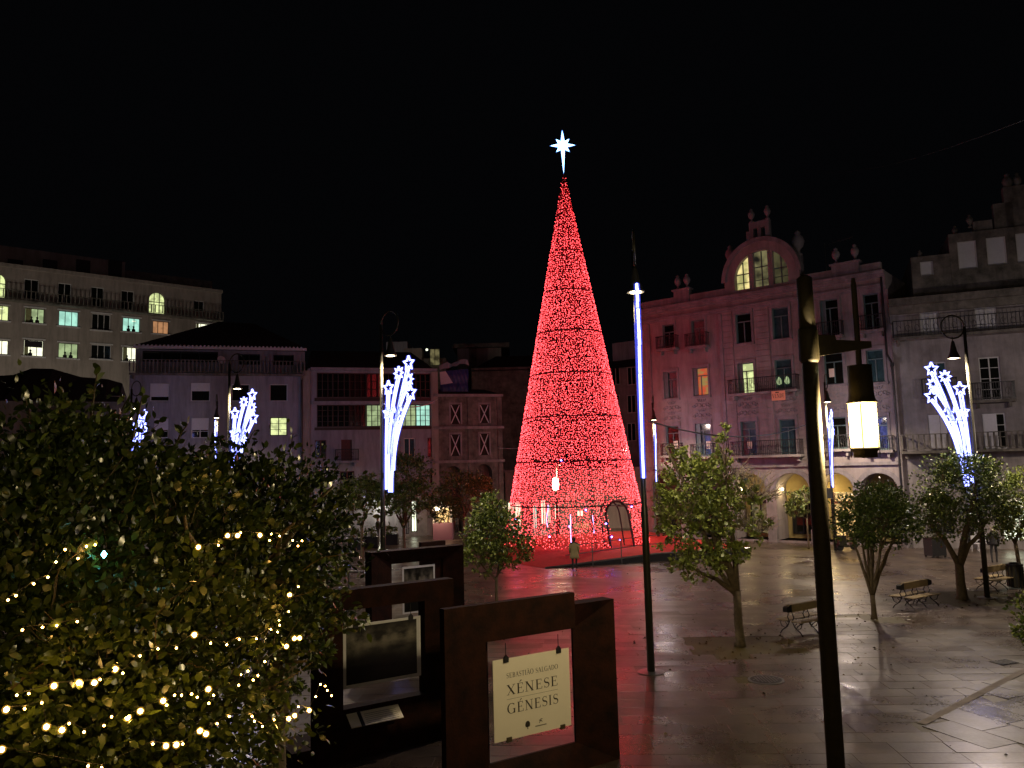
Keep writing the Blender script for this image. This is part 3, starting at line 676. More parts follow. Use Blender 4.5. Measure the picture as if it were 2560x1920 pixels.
for h, c in zip(H2, c2_):
    H.window(h, M['iron'] if c != 'glass' else M['trimw'], M[c], 3, 1, fw=.06)
M['curtain'] = mat('thin_curtain', (.32, .34, .16), .8, noise=.3, nscale=6)
for i, (hh, c) in enumerate(zip(H1 + H2, c1 + c2_)):
    if c == 'glass': continue
    a, b, c_, d = hh; k_ = (.0, .22, .3, 0, .18, .0, .0, .15, .25, 0, .2, .0, 0, .3)[i % 14]
    if k_: H.box('curtain', M['curtain'], a + .08, a + .08 + (b - a) * k_, .12, .14, c_ + .05, d - .06)
    for q_ in range(i % 3):
        x_ = a + (b - a) * (.35 + .3 * q_); MB().lathe([(.18, 0), (.2, .2), (.1, .3), (.05, .36), (.11, .45), (.1, .56), (.02, .62)], 8, (x_, .13, c_ + .06), 1, .2).build('sill_object', M['iron'], H.root)
    H.box('ceiling_lamp', M['w_lit'], a + (b - a) * .55, a + (b - a) * .75, .13, .15, d - .35, d - .28) if i % 4 == 1 else None
a, b, c, d = H2[2]; H.box('roller_blind', M['iron'], a + .1, b - .1, .08, .11, c + (d - c) * .55, d - .08)
for h in H0: H.window(h, M['trimw'], M['glass'], 2, 1, fw=.06)
for h in HA: H.window(h, M['iron'], M['y_lit'], 3, 1, arch=True, fw=.08)
for hs in (H1, H2):
    for a, b, c, d in hs: H.box('window_sill', M['trimw'], a - .2, b + .2, -.14, -.004, c - .16, c - .02); H.box('lintel', M['trimw'], a - .15, b + .15, -.08, -.004, d + .02, d + .16)
zz = H.px(270, 775)[1]; H.balcony(0, H.len, zz, 1.0, .8, M['mossy'], baluster=True, stepw=.4)
H.box('cornice', M['cream'], 0, H.len, -.45, -.004, zh - .35, zh + .02)
us = H.px(313, 660, 3)[0]; H.box('roof_storey', M['cream'], 0, us, 3, 14, zh + .003, H.px(200, 640, 3)[1])
H.box('roof_storey', M['mossy'], us + .01, H.len, 3, 14, zh + .003, H.px(430, 690, 3)[1])
for x in (38, 125, 208, 288): u, z = H.px(x, 672, 2.9); H.box('vent_opening', M['iron'], u - .7, u + .7, 2.9, 2.98, z - 1.0, z + 1.0)

# low dark roofs between
D = Facade('low_house', 'low dark-roofed house with pale gable wall behind the big foreground tree', 'building', gp(-120, 52), gp(310, 56))
zd = D.px(100, 960)[1]
D.box('wall', M['cream'], 0, D.px(75, 1000)[0], 0, 8, 0, zd - 1.0); D.box('wall', M['mossy'], D.px(75, 1000)[0] + .01, D.len, .6, 8, 0, zd - .7)
r = MB(); pts = [(D.px(x, y)[0], D.px(x, y)[1]) for x, y in ((-120, 930), (10, 922), (60, 905), (115, 906), (190, 928), (262, 934), (300, 945), (312, 985))]
lo = [(p[0], zd - 1.2) for p in pts]
for i in range(len(pts) - 1):
    r.quad((lo[i][0], -.4, lo[i][1]), (lo[i + 1][0], -.4, lo[i + 1][1]), (pts[i + 1][0], 3.5, pts[i + 1][1]), (pts[i][0], 3.5, pts[i][1])); r.quad((pts[i][0], 3.5, pts[i][1]), (pts[i + 1][0], 3.5, pts[i + 1][1]), (lo[i + 1][0], 8.5, lo[i + 1][1]), (lo[i][0], 8.5, lo[i][1]))
r.build('roof', M['roof'], D.root)
# small houses up behind the gallery house
E = Facade('hill_house', 'small white cubic house high behind the roof of the gallery house', 'building', gp(950, 92), gp(1120, 92))
e = [E.px(x, y) for x, y in ((955, 845), (1010, 885), (1054, 870))]
E.box('wall', M['white'], e[0][0], e[1][0], 3, 9, 0, e[0][1]); E.box('wall', M['cream'], e[1][0] + .01, e[2][0], 0, 8, 0, e[2][1])
u, z = E.px(1067, 877, -.5); MB().lathe([(.01, 0), (.14, .06), (.14, .2), (.01, .28)], 10, (u, -.5, z)).build('lamp_globe', M['cool'], E.root)
MB().box(e[2][0] + .01, E.len, .2, 8, 0, e[2][1] - 1.2).build('wall', M['mossy'], E.root)
a, z = E.px(1085, 893); E.window((a - .5, a + .7, z - 1.0, z + 1.0), M['iron'], M['dim'], 2, 1, w=-.02)
F2 = Facade('long_roofed_house', 'pale house under a long tiled roof in the dark left of the tree', 'building', gp(1135, 96), gp(1275, 96))
f_ = [F2.px(x, y) for x, y in ((1143, 867), (1172, 890), (1191, 871), (1253, 876))]
F2.box('wall', M['white'], f_[0][0], f_[1][0], 0, 7, 0, f_[0][1]); F2.box('wall', M['cream'], f_[2][0], f_[3][0], 0, 7, 0, f_[2][1]); F2.box('wall', M['mossy'], f_[1][0] + .01, f_[2][0] - .01, .3, 7, 0, f_[2][1])
F2.box('roof', M['mossy'], f_[0][0] - .5, f_[3][0] + 1, -.8, 8, f_[2][1] + .02, f_[2][1] + .5)
r = MB(); pA, pB, pC = F2.px(1190, 895, -8), F2.px(1275, 868, -8), F2.px(1290, 990, -8)
T_ = thing('dark_roof_house', 'unlit house with a black sloping roof left of the tall red tree', 'building', F2.A + F2.n * -12, F2.rz)
zz = F2.px(1250, 895, -12)[1]; ux = F2.px(1178, 900, -12)[0]
MB().box(ux, ux + 9, 0, 9, 0, zz - 1.0).build('wall', M['mossy'], T_); r.quad((ux - .3, -.3, zz - 1.4), (ux + 9.3, -.3, zz - 1.4), (ux + 9.3, 4.5, zz + .8), (ux + 2.5, 4.5, zz + .8)); r.quad((ux - .3, -.3, zz - 1.4), (ux + 2.5, 4.5, zz + .8), (ux - .3, 9, zz - 1.4)); r.build('roof', M['roof'], T_)
# covered scaffold with wrinkled sheeting over the boarded house
sc_ = thing('roof_tarpaulin', 'blue tarpaulin and white sheeting wrapped over the roof behind the boarded house', 'tarpaulin', S.A + S.n * 2.0, S.rz)
def spx(x, y, w=2.0): return S.px(x, y, w)
t1 = [spx(x, y) for x, y in ((1100, 928), (1170, 922), (1176, 986), (1100, 992))]
nx = 14; mb = MB(); V = []
for j in range(8):
    for i in range(nx + 1):
        a = i / nx; b = j / 7; u = t1[0][0] * (1 - a) + t1[1][0] * a; z = (t1[3][1]) * (1 - b) + (t1[0][1] + (t1[1][1] - t1[0][1]) * a) * b
        mb.v.append((u, .15 * math.sin(i * 1.7 + j) + .1 * math.sin(j * 2.1), z))
for j in range(7):
    for i in range(nx): q = j * (nx + 1) + i; mb.f.append((q, q + 1, q + nx + 2, q + nx + 1))
M['tarp'] = mat('blue_tarpaulin', (.05, .06, .22), .45, noise=.3); mb.build('blue_sheet', M['tarp'], sc_, smooth=True)
mb = MB(); top = [spx(x, y) for x, y in ((1099, 912), (1108, 909), (1121, 903), (1130, 908), (1145, 902), (1155, 897), (1165, 896), (1172, 897))]; bot = [spx(x, y) for x, y in ((1099, 925), (1110, 921), (1122, 921), (1132, 915), (1140, 916), (1150, 909), (1162, 910), (1173, 913))]
for i in range(7): mb.quad((bot[i][0], -.1 + .2 * (i % 2), bot[i][1]), (bot[i + 1][0], .1 - .2 * (i % 2), bot[i + 1][1]), (top[i + 1][0], .5, top[i + 1][1]), (top[i][0], .5, top[i][1]))
mb.build('white_sheet', M['shutter'], sc_)
mb = MB(); q = [spx(x, y, 1.7) for x, y in ((1099, 930), (1114, 928), (1132, 957), (1102, 962))]; mb.quad(*[(a, -.3, b) for a, b in q[::-1]]); mb.build('white_banner', M['shutter'], sc_)
MB().box(t1[0][0], t1[1][0], .4, 3, 0, t1[2][1] - .05).build('scaffold_box', M['roof'], sc_)

# low row of shops behind the tree
B_ = Facade('shop_row', 'dark low row with lit shop windows seen through the red tree', 'building', gp(1262, 74), gp(1612, 69))
zsr = B_.px(1285, 1175)[1]
sw = boxes(B_, [(1268, 1255, 1302, 1335), (1330, 1262, 1342, 1330), (1350, 1250, 1364, 1312), (1367, 1262, 1376, 1310), (1384, 1262, 1398, 1300), (1440, 1275, 1458, 1292), (1430, 1305, 1475, 1345), (1478, 1290, 1500, 1345)])
B_.wall(0, B_.len, 0, zsr, sw, M['cream'])
for h, c in zip(sw, ('w_lit', 't_lit', 'w_lit', 'w_lit', 'w_lit', 'w_lit', 'o_lit', 'dim')): B_.window(h, M['iron'], M[c], 2, 1)
B_.box('cornice', M['grey'], 0, B_.len, -.3, -.004, zsr - .2, zsr)
Y_ = Facade('corner_house', 'dim grey corner house between the red tree and the pink house', 'building', gp(1500, 82), gp(1640, 78))
y1 = Y_.px(1560, 846)[1]; y2 = Y_.px(1560, 905)[1]
Y_.box('wall', M['grey'], Y_.px(1515, 900)[0], Y_.len, 0, 9, 0, y2 - .6); Y_.box('upper_wall', M['white'], Y_.px(1505, 860)[0], Y_.px(1590, 860)[0], 2, 9, y2 - .597, y1)
MB().quad((Y_.px(1500, 900)[0], -.5, y2 - .6), (Y_.len, -.5, y2 - .6), (Y_.len, 1.99, y2 + .5), (Y_.px(1500, 900)[0], 1.99, y2 + .5)).build('roof', M['roof'], Y_.root)
for x in (1540, 1580):
    for y in (940, 1010, 1080): u, z = Y_.px(x, y); Y_.window((u - .5, u + .5, z - .9, z + .9), M['trimw'], M['glass'], 2, 1, w=-.06)
Y_.wall(Y_.px(1585, 1200)[0], Y_.len, 0, 5.0, [], M['pinkstone'], w=-6, depth=5.9, name='low_wing')
# ------------------------------------------------------------------ the tall red light tree
TD = 53.5
tc = gp(1434, TD); PLZ = .45
apex = at(1405, 432, TD); apex.x = tc.x; HT = apex.z; RB = 4.75
xt = thing('light_tree', 'tall cone-shaped tree of red lights with an arched doorway, on the red carpet platform', 'christmas tree', (tc.x, tc.y, 0))
M['bulb'] = glow('red_bulb', (1, .064, .074), 7.2)
M['bulb_b'] = glow('blue_bulb', (.12, .10, 1), 30)
M['frame'] = mat('tree_frame_steel', (.05, .03, .03), .5, metal=.4)
def crad(z): return RB * (HT - z) / (HT - PLZ)
to_cam = math.atan2(-tc.y, -tc.x)
door_a = to_cam + R(37)                                # doorway towards the right of the picture
door_w, door_h = .92, 2.75
def in_door(a, z, m=0.0):
    s = ((a - door_a + math.pi) % (2 * math.pi) - math.pi) * crad(z)
    if z > PLZ + door_h + m or abs(s) > door_w + m: return False
    zc = PLZ + door_h - door_w
    return z < zc or (s * s + (z - zc) ** 2) < (door_w + m) ** 2
dvx, dvy = tc.x + 4.45 * math.cos(door_a), tc.y + 4.45 * math.sin(door_a)     # the way out lies opposite
_d = Vector((dvx, dvy)).normalized(); _c = Vector((tc.x, tc.y)); _t = 2 * (_c - Vector((dvx, dvy))).dot(_d); _e = Vector((dvx, dvy)) + _d * _t
door_b = math.atan2(_e.y - tc.y, _e.x - tc.x)
_in1 = in_door
def in_door(a, z, m=0.0):
    if _in1(a, z, m): return True
    s = ((a - door_b + math.pi) % (2 * math.pi) - math.pi) * crad(z); return z < PLZ + door_h + .1 and abs(s) < door_w + .05
rings = [PLZ + .1, 2.95, 5.75, 8.6, 11.45, 14.3, 17.1, 19.9, 22.5]
for i, z in enumerate(rings[1:]):
    r = crad(z) - .02
    MB().tube([(r * math.cos(a), r * math.sin(a), z) for a in [2 * math.pi * k / 40 for k in range(41)]], (.042 if z < 18 else .025), 5, cap=False).build('frame_ring', M['frame'], xt)
for k in range(12):
    a = 2 * math.pi * (k + .35) / 12
    if in_door(a, 2.0, .3): z0 = PLZ + door_h + .1
    else: z0 = PLZ
    MB().tube([((crad(z) - .05) * math.cos(a), (crad(z) - .05) * math.sin(a), z) for z in (z0, HT - .2)], .03, 5).build('frame_upright', M['frame'], xt)
df = MB(); pts = []
zc = PLZ + door_h - door_w
for s, z in [(-door_w, PLZ), (-door_w, zc)] + [(-door_w * math.cos(t), zc + door_w * math.sin(t)) for t in [math.pi * k / 14 for k in range(1, 14)]] + [(door_w, zc), (door_w * 1.05, PLZ)]:
    a = door_a + s / crad(z); pts.append((crad(z) * math.cos(a), crad(z) * math.sin(a), z))
df.tube(pts, .075, 6); pts2 = [(p[0] * .84, p[1] * .84, p[2]) for p in pts]; df.tube(pts2, .05, 6)
for p, q in zip(pts[::4], pts2[::4]): df.tube([p, q], .03, 4)
df.build('doorway', M['frame'], xt)
# strings of bulbs following the cone
bv, bf = [], []
OCT = [(1, 0, 0), (-1, 0, 0), (0, 1, 0), (0, -1, 0), (0, 0, 1), (0, 0, -1)]; OF = [(0, 2, 4), (2, 1, 4), (1, 3, 4), (3, 0, 4), (2, 0, 5), (1, 2, 5), (3, 1, 5), (0, 3, 5)]
z = PLZ + .08; nb = 0
blues = []
while z < HT - .15:
    r = crad(z); n = max(5, int(2 * math.pi * r / .143)); off = random.random()
    for k in range(n):
        a = 2 * math.pi * (k + off) / n + random.gauss(0, .035 / max(r, .3)); zz = z + random.gauss(0, .035)
        if in_door(a, zz, .06): continue
        if any(abs(zz - q) < .05 for q in rings[1:]): continue
        if random.random() < (.28 if z < 2.9 else .07): continue
        rr_ = crad(zz) + random.uniform(-.02, .06); s = .026 * random.choice((.7, .85, 1, 1.15, 1.4))
        n0 = len(bv); c = (rr_ * math.cos(a), rr_ * math.sin(a), zz)
        bv += [(c[0] + o[0] * s, c[1] + o[1] * s, c[2] + o[2] * s) for o in OCT]; bf += [tuple(n0 + i for i in f) for f in OF]; nb += 1
    z += .135
print('bulbs', nb)
b = MB(); b.v, b.f = bv, bf; b.build('red_bulbs', M['bulb'], xt, kind='stuff')
# bulb wires: vertical drops
wr = MB()
for k in range(60):
    a = 2 * math.pi * k / 60
    z0 = PLZ + door_h + .2 if in_door(a, 2.0, .1) else PLZ
    wr.tube([(crad(z0) * math.cos(a), crad(z0) * math.sin(a), z0), (.05 * math.cos(a), .05 * math.sin(a), HT - .1)], .012, 3)
wr.build('bulb_wires', M['carpet'], xt, kind='stuff')
for a, z in ((-.35, 1.2), (.15, 2.75), (.95, 2.8), (.48, 1.1), (-.08, 1.8), (.42, 1.9), (-.2, 5.8), (.6, .9), (-1.0, 2.2)):
    a += to_cam; r = crad(z) + .05
    MB().lathe([(.01, -.05), (.06, 0), (.01, .05)], 6, (r * math.cos(a), r * math.sin(a), z)).build('blue_bulb', M['bulb_b'], xt)
# bluish light drops inside, hanging near the floor
M['drop'] = glow('violet_rope_light', (.55, .45, 1), 3.0)
for a, z0, z1 in ((-.75, 1.6, 3.0), (-.12, .6, 2.4), (.45, 1.2, 2.3)):
    a += to_cam; r = 2.6
    MB().tube([((r + .1 * math.sin(i)) * math.cos(a), (r + .1 * math.sin(i)) * math.sin(a), z0 + (z1 - z0) * i / 5) for i in range(6)], .028, 5).build('light_drop', M['drop'], xt)
# top star: one flat eight-pointed star with a long tail, standing on the tip
st = thing('tree_star', 'white eight-pointed star with a long lower ray on the tip of the red tree', 'star', (apex.x, apex.y, apex.z + 1.95))
poly = []
ray_l = [1.05, .62, .82, .62, 1.95, .62, .82, .62]
for k in range(8):
    a = R(90 - 45 * k); poly.append((ray_l[k] * math.cos(a), ray_l[k] * math.sin(a))); a2 = a - R(22.5); poly.append((.31 * math.cos(a2), .31 * math.sin(a2)))
MB().prism(poly[::-1], -.05, .05).build('star_plate', M['starw'], st)
M['bluerim'] = glow('blue_rim_light', (.12, .3, 1), 1.4)
MB().tube([(x * 1.06, 0, z * 1.04) for x, z in poly + poly[:1]], .035, 5, cap=False).build('star_outline', M['bluerim'], st)
for a_ in (R(45), R(135)):
    pass
# platform, ramp and carpet
pf = thing('carpet_platform', 'low red-carpeted platform with a ramp and steel railing under the red tree', 'platform')
def pxy(x, y, z): p = on(x, y, z); return (p.x, p.y, z)
e0 = on(1362, 1421, 0.0); e1 = on(1640, 1383, PLZ); e2 = on(1745, 1362, PLZ)
dirr = (Vector((e1.x, e1.y)) - Vector((e0.x, e0.y))).normalized(); nrm = Vector((-dirr.y, dirr.x))
def off(p, s, t): return (p.x + dirr.x * s + nrm.x * t, p.y + dirr.y * s + nrm.y * t)
rl = (Vector((e1.x, e1.y)) - Vector((e0.x, e0.y))).length
cp = MB()
A0, A1 = off(e0, 0, 0), off(e1, 0, 0); A2 = off(e1, 6.0, 0)
B0, B1 = off(e0, -1.2, 4.0), off(e1, -rl * .62, 4.0)
cp.quad((*A0, .012), (*A1, PLZ), (*B1, PLZ), (*B0, .012))
back = 15
cp.quad((*A1, PLZ), (*A2, PLZ), (*off(e1, 6, back), PLZ), (*off(e1, -rl, back), PLZ), (*off(e1, -rl, 6.0), PLZ), (*B1, PLZ))
cp.quad((*B0, .012), (*B1, PLZ), (*off(e1, -rl, 6.0), PLZ), (*off(e0, -1.8, 7.5), .012))
cp.build('carpet', M['carpet'], pf)
ed = MB()
ed.tube([(*off(e0, 0, -.05), .03), (*off(e1, 0, -.05), PLZ - .02), (*off(e1, 6, -.05), PLZ - .02)], .05, 6)
ed.build('edge_rail', M['steel'], pf)
sk = MB(); sk.quad((*off(e0, 0, -.02), -.02), (*off(e1, 0, -.02), -.02), (*off(e1, 6, -.02), -.02), (*off(e1, 6, -.02), PLZ - .06), (*off(e1, 0, -.02), PLZ - .06), (*off(e0, 0, -.02), 0))
sk.quad((*off(e1, 6, 0), -.02), (*off(e1, 6, back), -.02), (*off(e1, 6, back), PLZ - .01), (*off(e1, 6, 0), PLZ - .01)); sk.build('platform_side', M['iron'], pf)
for s in (.42, .68, .93, 1.18):
    x, y = off(e0, rl * s, -.02); z = min(PLZ, PLZ * s); MB().tube([(x, y, 0), (x, y, z + 1.05)], .03, 6).build('railing_post', M['steel'], pf)
for h in (1.02, .55):
    q = [(*off(e0, rl * s, -.02), min(PLZ, PLZ * s) + h) for s in (.18, .42, .68, .93, 1.3)]; MB().tube(q, .024, 6).build('railing_bar', M['steel'], pf)
# ------------------------------------------------------------------ lamps with shooting-star light figures
M['rope'] = glow('white_rope_light', (.27, .31, 1), 12.0)
mj = bpy.data.materials.new('blue_halo_shell'); mj.use_nodes = True; nt = mj.node_tree; nt.nodes.clear()  # faintly glowing shell added round the ropes, imitates their blue halo
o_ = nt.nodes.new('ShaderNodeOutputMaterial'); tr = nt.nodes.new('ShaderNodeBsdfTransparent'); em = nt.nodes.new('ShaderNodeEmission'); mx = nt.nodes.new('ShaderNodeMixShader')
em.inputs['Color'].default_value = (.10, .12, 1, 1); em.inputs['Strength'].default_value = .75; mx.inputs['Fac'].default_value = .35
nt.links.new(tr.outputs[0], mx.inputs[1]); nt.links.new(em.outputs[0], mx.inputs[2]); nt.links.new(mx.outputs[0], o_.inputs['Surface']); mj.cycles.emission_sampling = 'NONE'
def star_pts(n, r, ri, c, rot=90):
    return [(c[0] + (r if k % 2 == 0 else ri) * math.cos(R(rot + 180 / n * k)), 0, c[1] + (r if k % 2 == 0 else ri) * math.sin(R(rot + 180 / n * k))) for k in range(2 * n + 1)]
def make_spray():
    t = thing('star_spray', 'x', 'light figure')
    def piece(name, pts, r=.036):
        MB().tube(pts, r, 5, cap=False).build(name, M['rope'], t)
        MB().tube(pts, r * 2.1, 6, cap=False).build(name + '_halo', mj, t.children[-1])  # wider glowing shell, stands in for glare round the rope
    tops = [(1.35, 0, 5, .27), (.83, -.32, 8, .25), (1.33, -.6, 8, .25), (.27, -.82, 5, .27), (1.42, -1.1, 5, .29)]
    for x, z, n, r in tops: piece('star', star_pts(n, r, r * .45, (x, z)))
    piece('star', star_pts(8, .36, .15, (.56, -1.9))); piece('star', star_pts(5, .22, .1, (.2, -1.75))); piece('star', star_pts(5, .22, .1, (.9, -1.8)))
    bots = [(.38, -4.7), (.28, -3.3), (.42, -3.4), (.1, -4.6), (.5, -3.9)]
    for (x, z, n, r), (bx, bz) in zip(tops, bots):
        for s in (-.055, .055):
            P_ = []
            for i in range(11):
                u = i / 10; zz = bz + (z - r * .6 - bz) * u; xx = bx + (x - bx) * (u ** 2.0) * .98 + s * (.4 + .6 * u); P_.append((xx, 0, zz))
            piece('light_strand', P_)
    piece('light_strand', [(.26, 0, -4.7), (.26, 0, -3.2), (.4, 0, -2.2)]); 
    f = MB(); f.tube([(.0, .03, -1.2), (1.35, .03, -1.35)], .012, 4); f.tube([(.0, .03, -2.1), (1.0, .03, -2.1)], .012, 4); f.tube([(.0, .03, -4.2), (.45, .03, -4.2)], .012, 4); f.build('carrier', M['iron'], t)
    return t
def make_lamp():
    t = thing('hook_lamp', 'x', 'street lamp')           # top of the ring at z=0 going down; pole to z=-12
    MB().tube([(0, 0, -12.5), (0, 0, -7.5), (0, 0, -7.4), (0, 0, -.5)], [.105, .095, .075, .06], 12).build('pole', M['pole'], t, smooth=True)
    rg_ = .46; MB().tube([(rg_ - rg_ * math.cos(a), 0, -.5 + rg_ * math.sin(a)) for a in [2 * math.pi * k / 28 for k in range(27)]], .03, 6).build('hook', M['pole'], t, smooth=True)
    h = MB(); x = .5; h.tube([(x, 0, -.9), (x, 0, -1.12)], .02, 6); h.lathe([(.03, 0), (.06, -.06), (.09, -.2), (.13, -.42), (.2, -.62), (.235, -.70), (.225, -.705), (.12, -.45), (.03, -.3)], 18, (x, 0, -1.05)); h.build('lamp_shade', M['pole'], t, smooth=True)
    MB().lathe([(.01, -.03), (.15, -.02), (.155, .0), (.01, .01)], 18, (x, 0, -1.05 - .685)).build('lamp_glass', M['halogen'], t)
    MB().tube([(.11, 0, -6.3), (.11, 0, -6.1)], .05, 6).build('junction_box', M['steel'], t)
    lamp(t, 'SPOT', (x, 0, -1.84), BELL_W, (1, .79, .53), .10, 158, .6); lamp(t, 'POINT', (x, 0, -1.93), BELL_SIDE, (1, .82, .70), .10)
    MB().lathe([(.09, -.01), (.11, .012), (.24, .014), (.26, .0)][::-1] if False else [(.36, 0), (.36, .012), (.12, .03)], 20, (0, 0, -12.5)).build('base_plate', M['steel'], t)
    return t
lamp0, spray0 = make_lamp(), make_spray(); used = [False]
def put_lamp(px, d, ztop, adir, label, splabel, ztop_star, sc=1.0, power=1.0, spray=True, side=1.0):
    base = gp(px, d)
    l = lamp0 if not used[0] else copy_tree(lamp0)
    l['label'] = label; l['group'] = 'hooked lamps round the square'; l.location = (base.x, base.y, ztop); l.rotation_euler = (0, 0, adir)
    for ch in l.children:
        if ch.type == 'LIGHT':
            if used[0]: ch.data = ch.data.copy()
            ch.data.energy = (BELL_W if ch.data.type == 'SPOT' else BELL_SIDE * side) * power
        if ch.name.startswith('base_plate'): ch.location.z = 12.505 - ztop
    if spray:
        s = spray0 if not used[0] else copy_tree(spray0)
        s['label'] = splabel; s['group'] = 'shooting-star light figures on the lamps'
        s.location = (base.x, base.y, ztop_star); s.rotation_euler = (0, 0, adir); s.scale = (sc,) * 3
        fl = Vector((math.cos(adir), math.sin(adir), 0)) * .1; s.location += fl
    used[0] = True
    return l
# direction angles: 0 points right in the picture, -90 towards the camera
put_lamp(1606, 21.6, 11.75, R(-97), 'hooked lamp directly right of the tall red tree with its bell seen from below', 'light figure seen edge-on as one bright line beside the red tree', 9.75, 1.0, .5)
put_lamp(956, 30, 11.45, R(-38), 'hooked lamp in front of the gallery house behind the dark picture frames', 'full shooting-star figure in front of the lit gallery windows', 9.33, 1.0, .8)
put_lamp(571, 38.6, 11.3, R(-25), 'hooked lamp standing out against the white terrace house', 'shooting-star figure in front of the white terrace house', 9.2, 1.0, .7)
put_lamp(324, 49.4, 11.4, R(-30), 'hooked lamp at the left corner of the white house, half behind the foreground tree', 'topmost stars of a figure peeping over the foreground tree', 9.3, .9, .7)
put_lamp(541, 58, 11.3, R(-75), 'far slender hooked lamp seen edge-on before the white terrace house', 'narrow edge-on light figure left of the terrace house lamp', 9.1, .85, .7)
put_lamp(1638, 56, 10.2, R(-95), 'farther hooked lamp at the left corner of the pink house', 'short edge-on light figure at the corner of the pink house', 7.9, .8, .8, side=1.6)
put_lamp(2074, 48.4, 10.6, R(-100), 'hooked lamp partly behind the near lantern post, before the arcade', 'edge-on light figure between the lantern post and its lantern', 8.1, .92, 1.3, side=1.6)
put_lamp(2438, 31.3, 11.0, R(180), 'hooked lamp before the grey balconied house at the right', 'left-leaning shooting-star figure in front of the grey balconied house', 8.85, .98, 1.1, side=2.5)
put_lamp(2900, 36, 11.0, R(180), 'unseen hooked lamp added beyond the grey balconied house to light its front', '', 8.8, 1, 1.6, spray=False, side=3.5)  # unseen lamp added to brighten the grey house
for i_, (px_, d_) in enumerate(((60, 66), (330, 74), (-180, 62))):  # unseen street lamps added to light the office block front
    l_ = put_lamp(px_, d_, 8.2, R(60), ('unseen hooked lamp added behind the low house to light the office block', 'unseen hooked lamp added behind the white terrace house to light the office block', 'unseen hooked lamp added outside the view to light the office block')[i_], '', 0, spray=False, power=.01)
    lamp(l_, 'POINT', (.5, 0, -2.3), 1300, (1, .86, .70), .2)
# control box on the post before the arcade
p = at(2069, 1233, 48.1); tag(MB().box(p.x - .16, p.x + .16, p.y - .25, p.y - .05, p.z - .3, p.z + .3).build('control_box', M['steel']), 'grey control box under the light figure left of the lantern', 'box')
# near lantern post
pb = gp(2040, 10.0)
def make_lantern():
    t = thing('lantern_post', 'tall near olive-brown post carrying a glowing cylindrical lantern on a tapered arm', 'street lamp', (pb.x, pb.y, 0), 0)
    MB().tube([(0, 0, 0), (0, 0, 5.9), (0, 0, 6.65)], [.108, .098, .096], 18).build('pole', M['olive'], t, smooth=True)
    MB().tube([(0, 0, 6.62), (0, 0, 6.66), (0, 0, 7.02), (0, 0, 7.06)], [.10, .124, .124, .11], 18).build('collar', M['olive'], t, smooth=True)
    MB().tube([(0, 0, 7.06), (0, 0, 7.70), (0, 0, 7.74)], [.100, .096, .05], 18).build('pole_top', M['olive'], t, smooth=True)
    ar = MB(); ar.prism([(.1, 6.70), (.78, 6.79), (.78, 6.87), (.34, 6.90), (.33, 6.96), (.1, 6.97)], -.035, .035); ar.build('arm', M['olive'], t)
    x = .62
    MB().tube([(x, 0, 6.57), (x, 0, 7.6), (x, 0, 7.69)], [.036, .036, .022], 10).build('hanger', M['olive'], t)
    MB().lathe([(.05, 6.58), (.145, 6.57), (.15, 6.22), (.16, 6.14), (.182, 6.11), (.182, 6.095)], 24, (x, 0, 0)).build('lantern_hood', M['olive'], t, smooth=True)
    MB().lathe([(.148, 5.54), (.152, 5.56), (.155, 6.09)], 24, (x, 0, 0)).build('lantern_glass', M['lantern'], t, smooth=True)
    MB().lathe([(.162, 5.54), (.158, 5.51), (.14, 5.49), (.14, 5.42), (.02, 5.41)], 24, (x, 0, 0)).build('lantern_foot', M['olive'], t, smooth=True)
    for k in range(4):
        a = R(60 + 90 * k); MB().tube([(x + .164 * math.cos(a), .164 * math.sin(a), 5.42), (x + .164 * math.cos(a), .164 * math.sin(a), 6.1)], .006, 5).build('lantern_bar', M['olive'], t)
    for s in (-1, 1): lamp(t, 'POINT', (x, 0, 5.82 + s * .12), LANTERN_W / 2, (1, .83, .52), .10)
    return t
lan = make_lantern()
for i, ((x, y), rz) in enumerate((((1.2, -3.5), 0), ((-6.8, 2.6), R(60)))):  # unseen lantern posts, assumed and added to light the poster and foreground tree
    assumed_lantern = copy_tree(lan); assumed_lantern.location = (x, y, 0); assumed_lantern.rotation_euler = (0, 0, rz)
    assumed_lantern['label'] = 'unseen matching lantern post assumed behind the viewpoint to light the poster' if i == 0 else 'unseen matching lantern post assumed left of the foreground tree, outside the view, to light its leaves'
    for ch in assumed_lantern.children:
        if ch.type == 'LIGHT': ch.data = ch.data.copy(); ch.data.energy = LANTERN_W * (.13 if i == 0 else .03)
for l_ in (lan,): l_['group'] = 'lantern posts'
# cables
def cable(a, b, sag, r, name, label, m='iron', n=14):
    a, b = Vector(a), Vector(b); pts = [(a.lerp(b, i / n) - Vector((0, 0, sag * 4 * (i / n) * (1 - i / n)))) for i in range(n + 1)]
    tag(MB().tube(pts, r, 5).build(name, M[m]), label, 'cable')
cable(at(1622, 1052, 21.6), at(2052, 1046, 30), .55, .02, 'cable', 'dark cable sagging from the lamp beside the red tree to the lantern post')
cable(at(960, 1010, 30), at(1092, 999, 62), .3, .03, 'cable', 'pale cable from the shooting-star lamp to the gallery house', 'trimw')
cable(at(1980, 415, 60), at(2560, 300, 20), .9, .006, 'cable', 'thin wire high across the black sky at upper right')
cable(at(1245, 1120, 60), at(1300, 1121, 53), .02, .02, 'cable', 'thin pale cable running into the left side of the red tree', 'trimw')
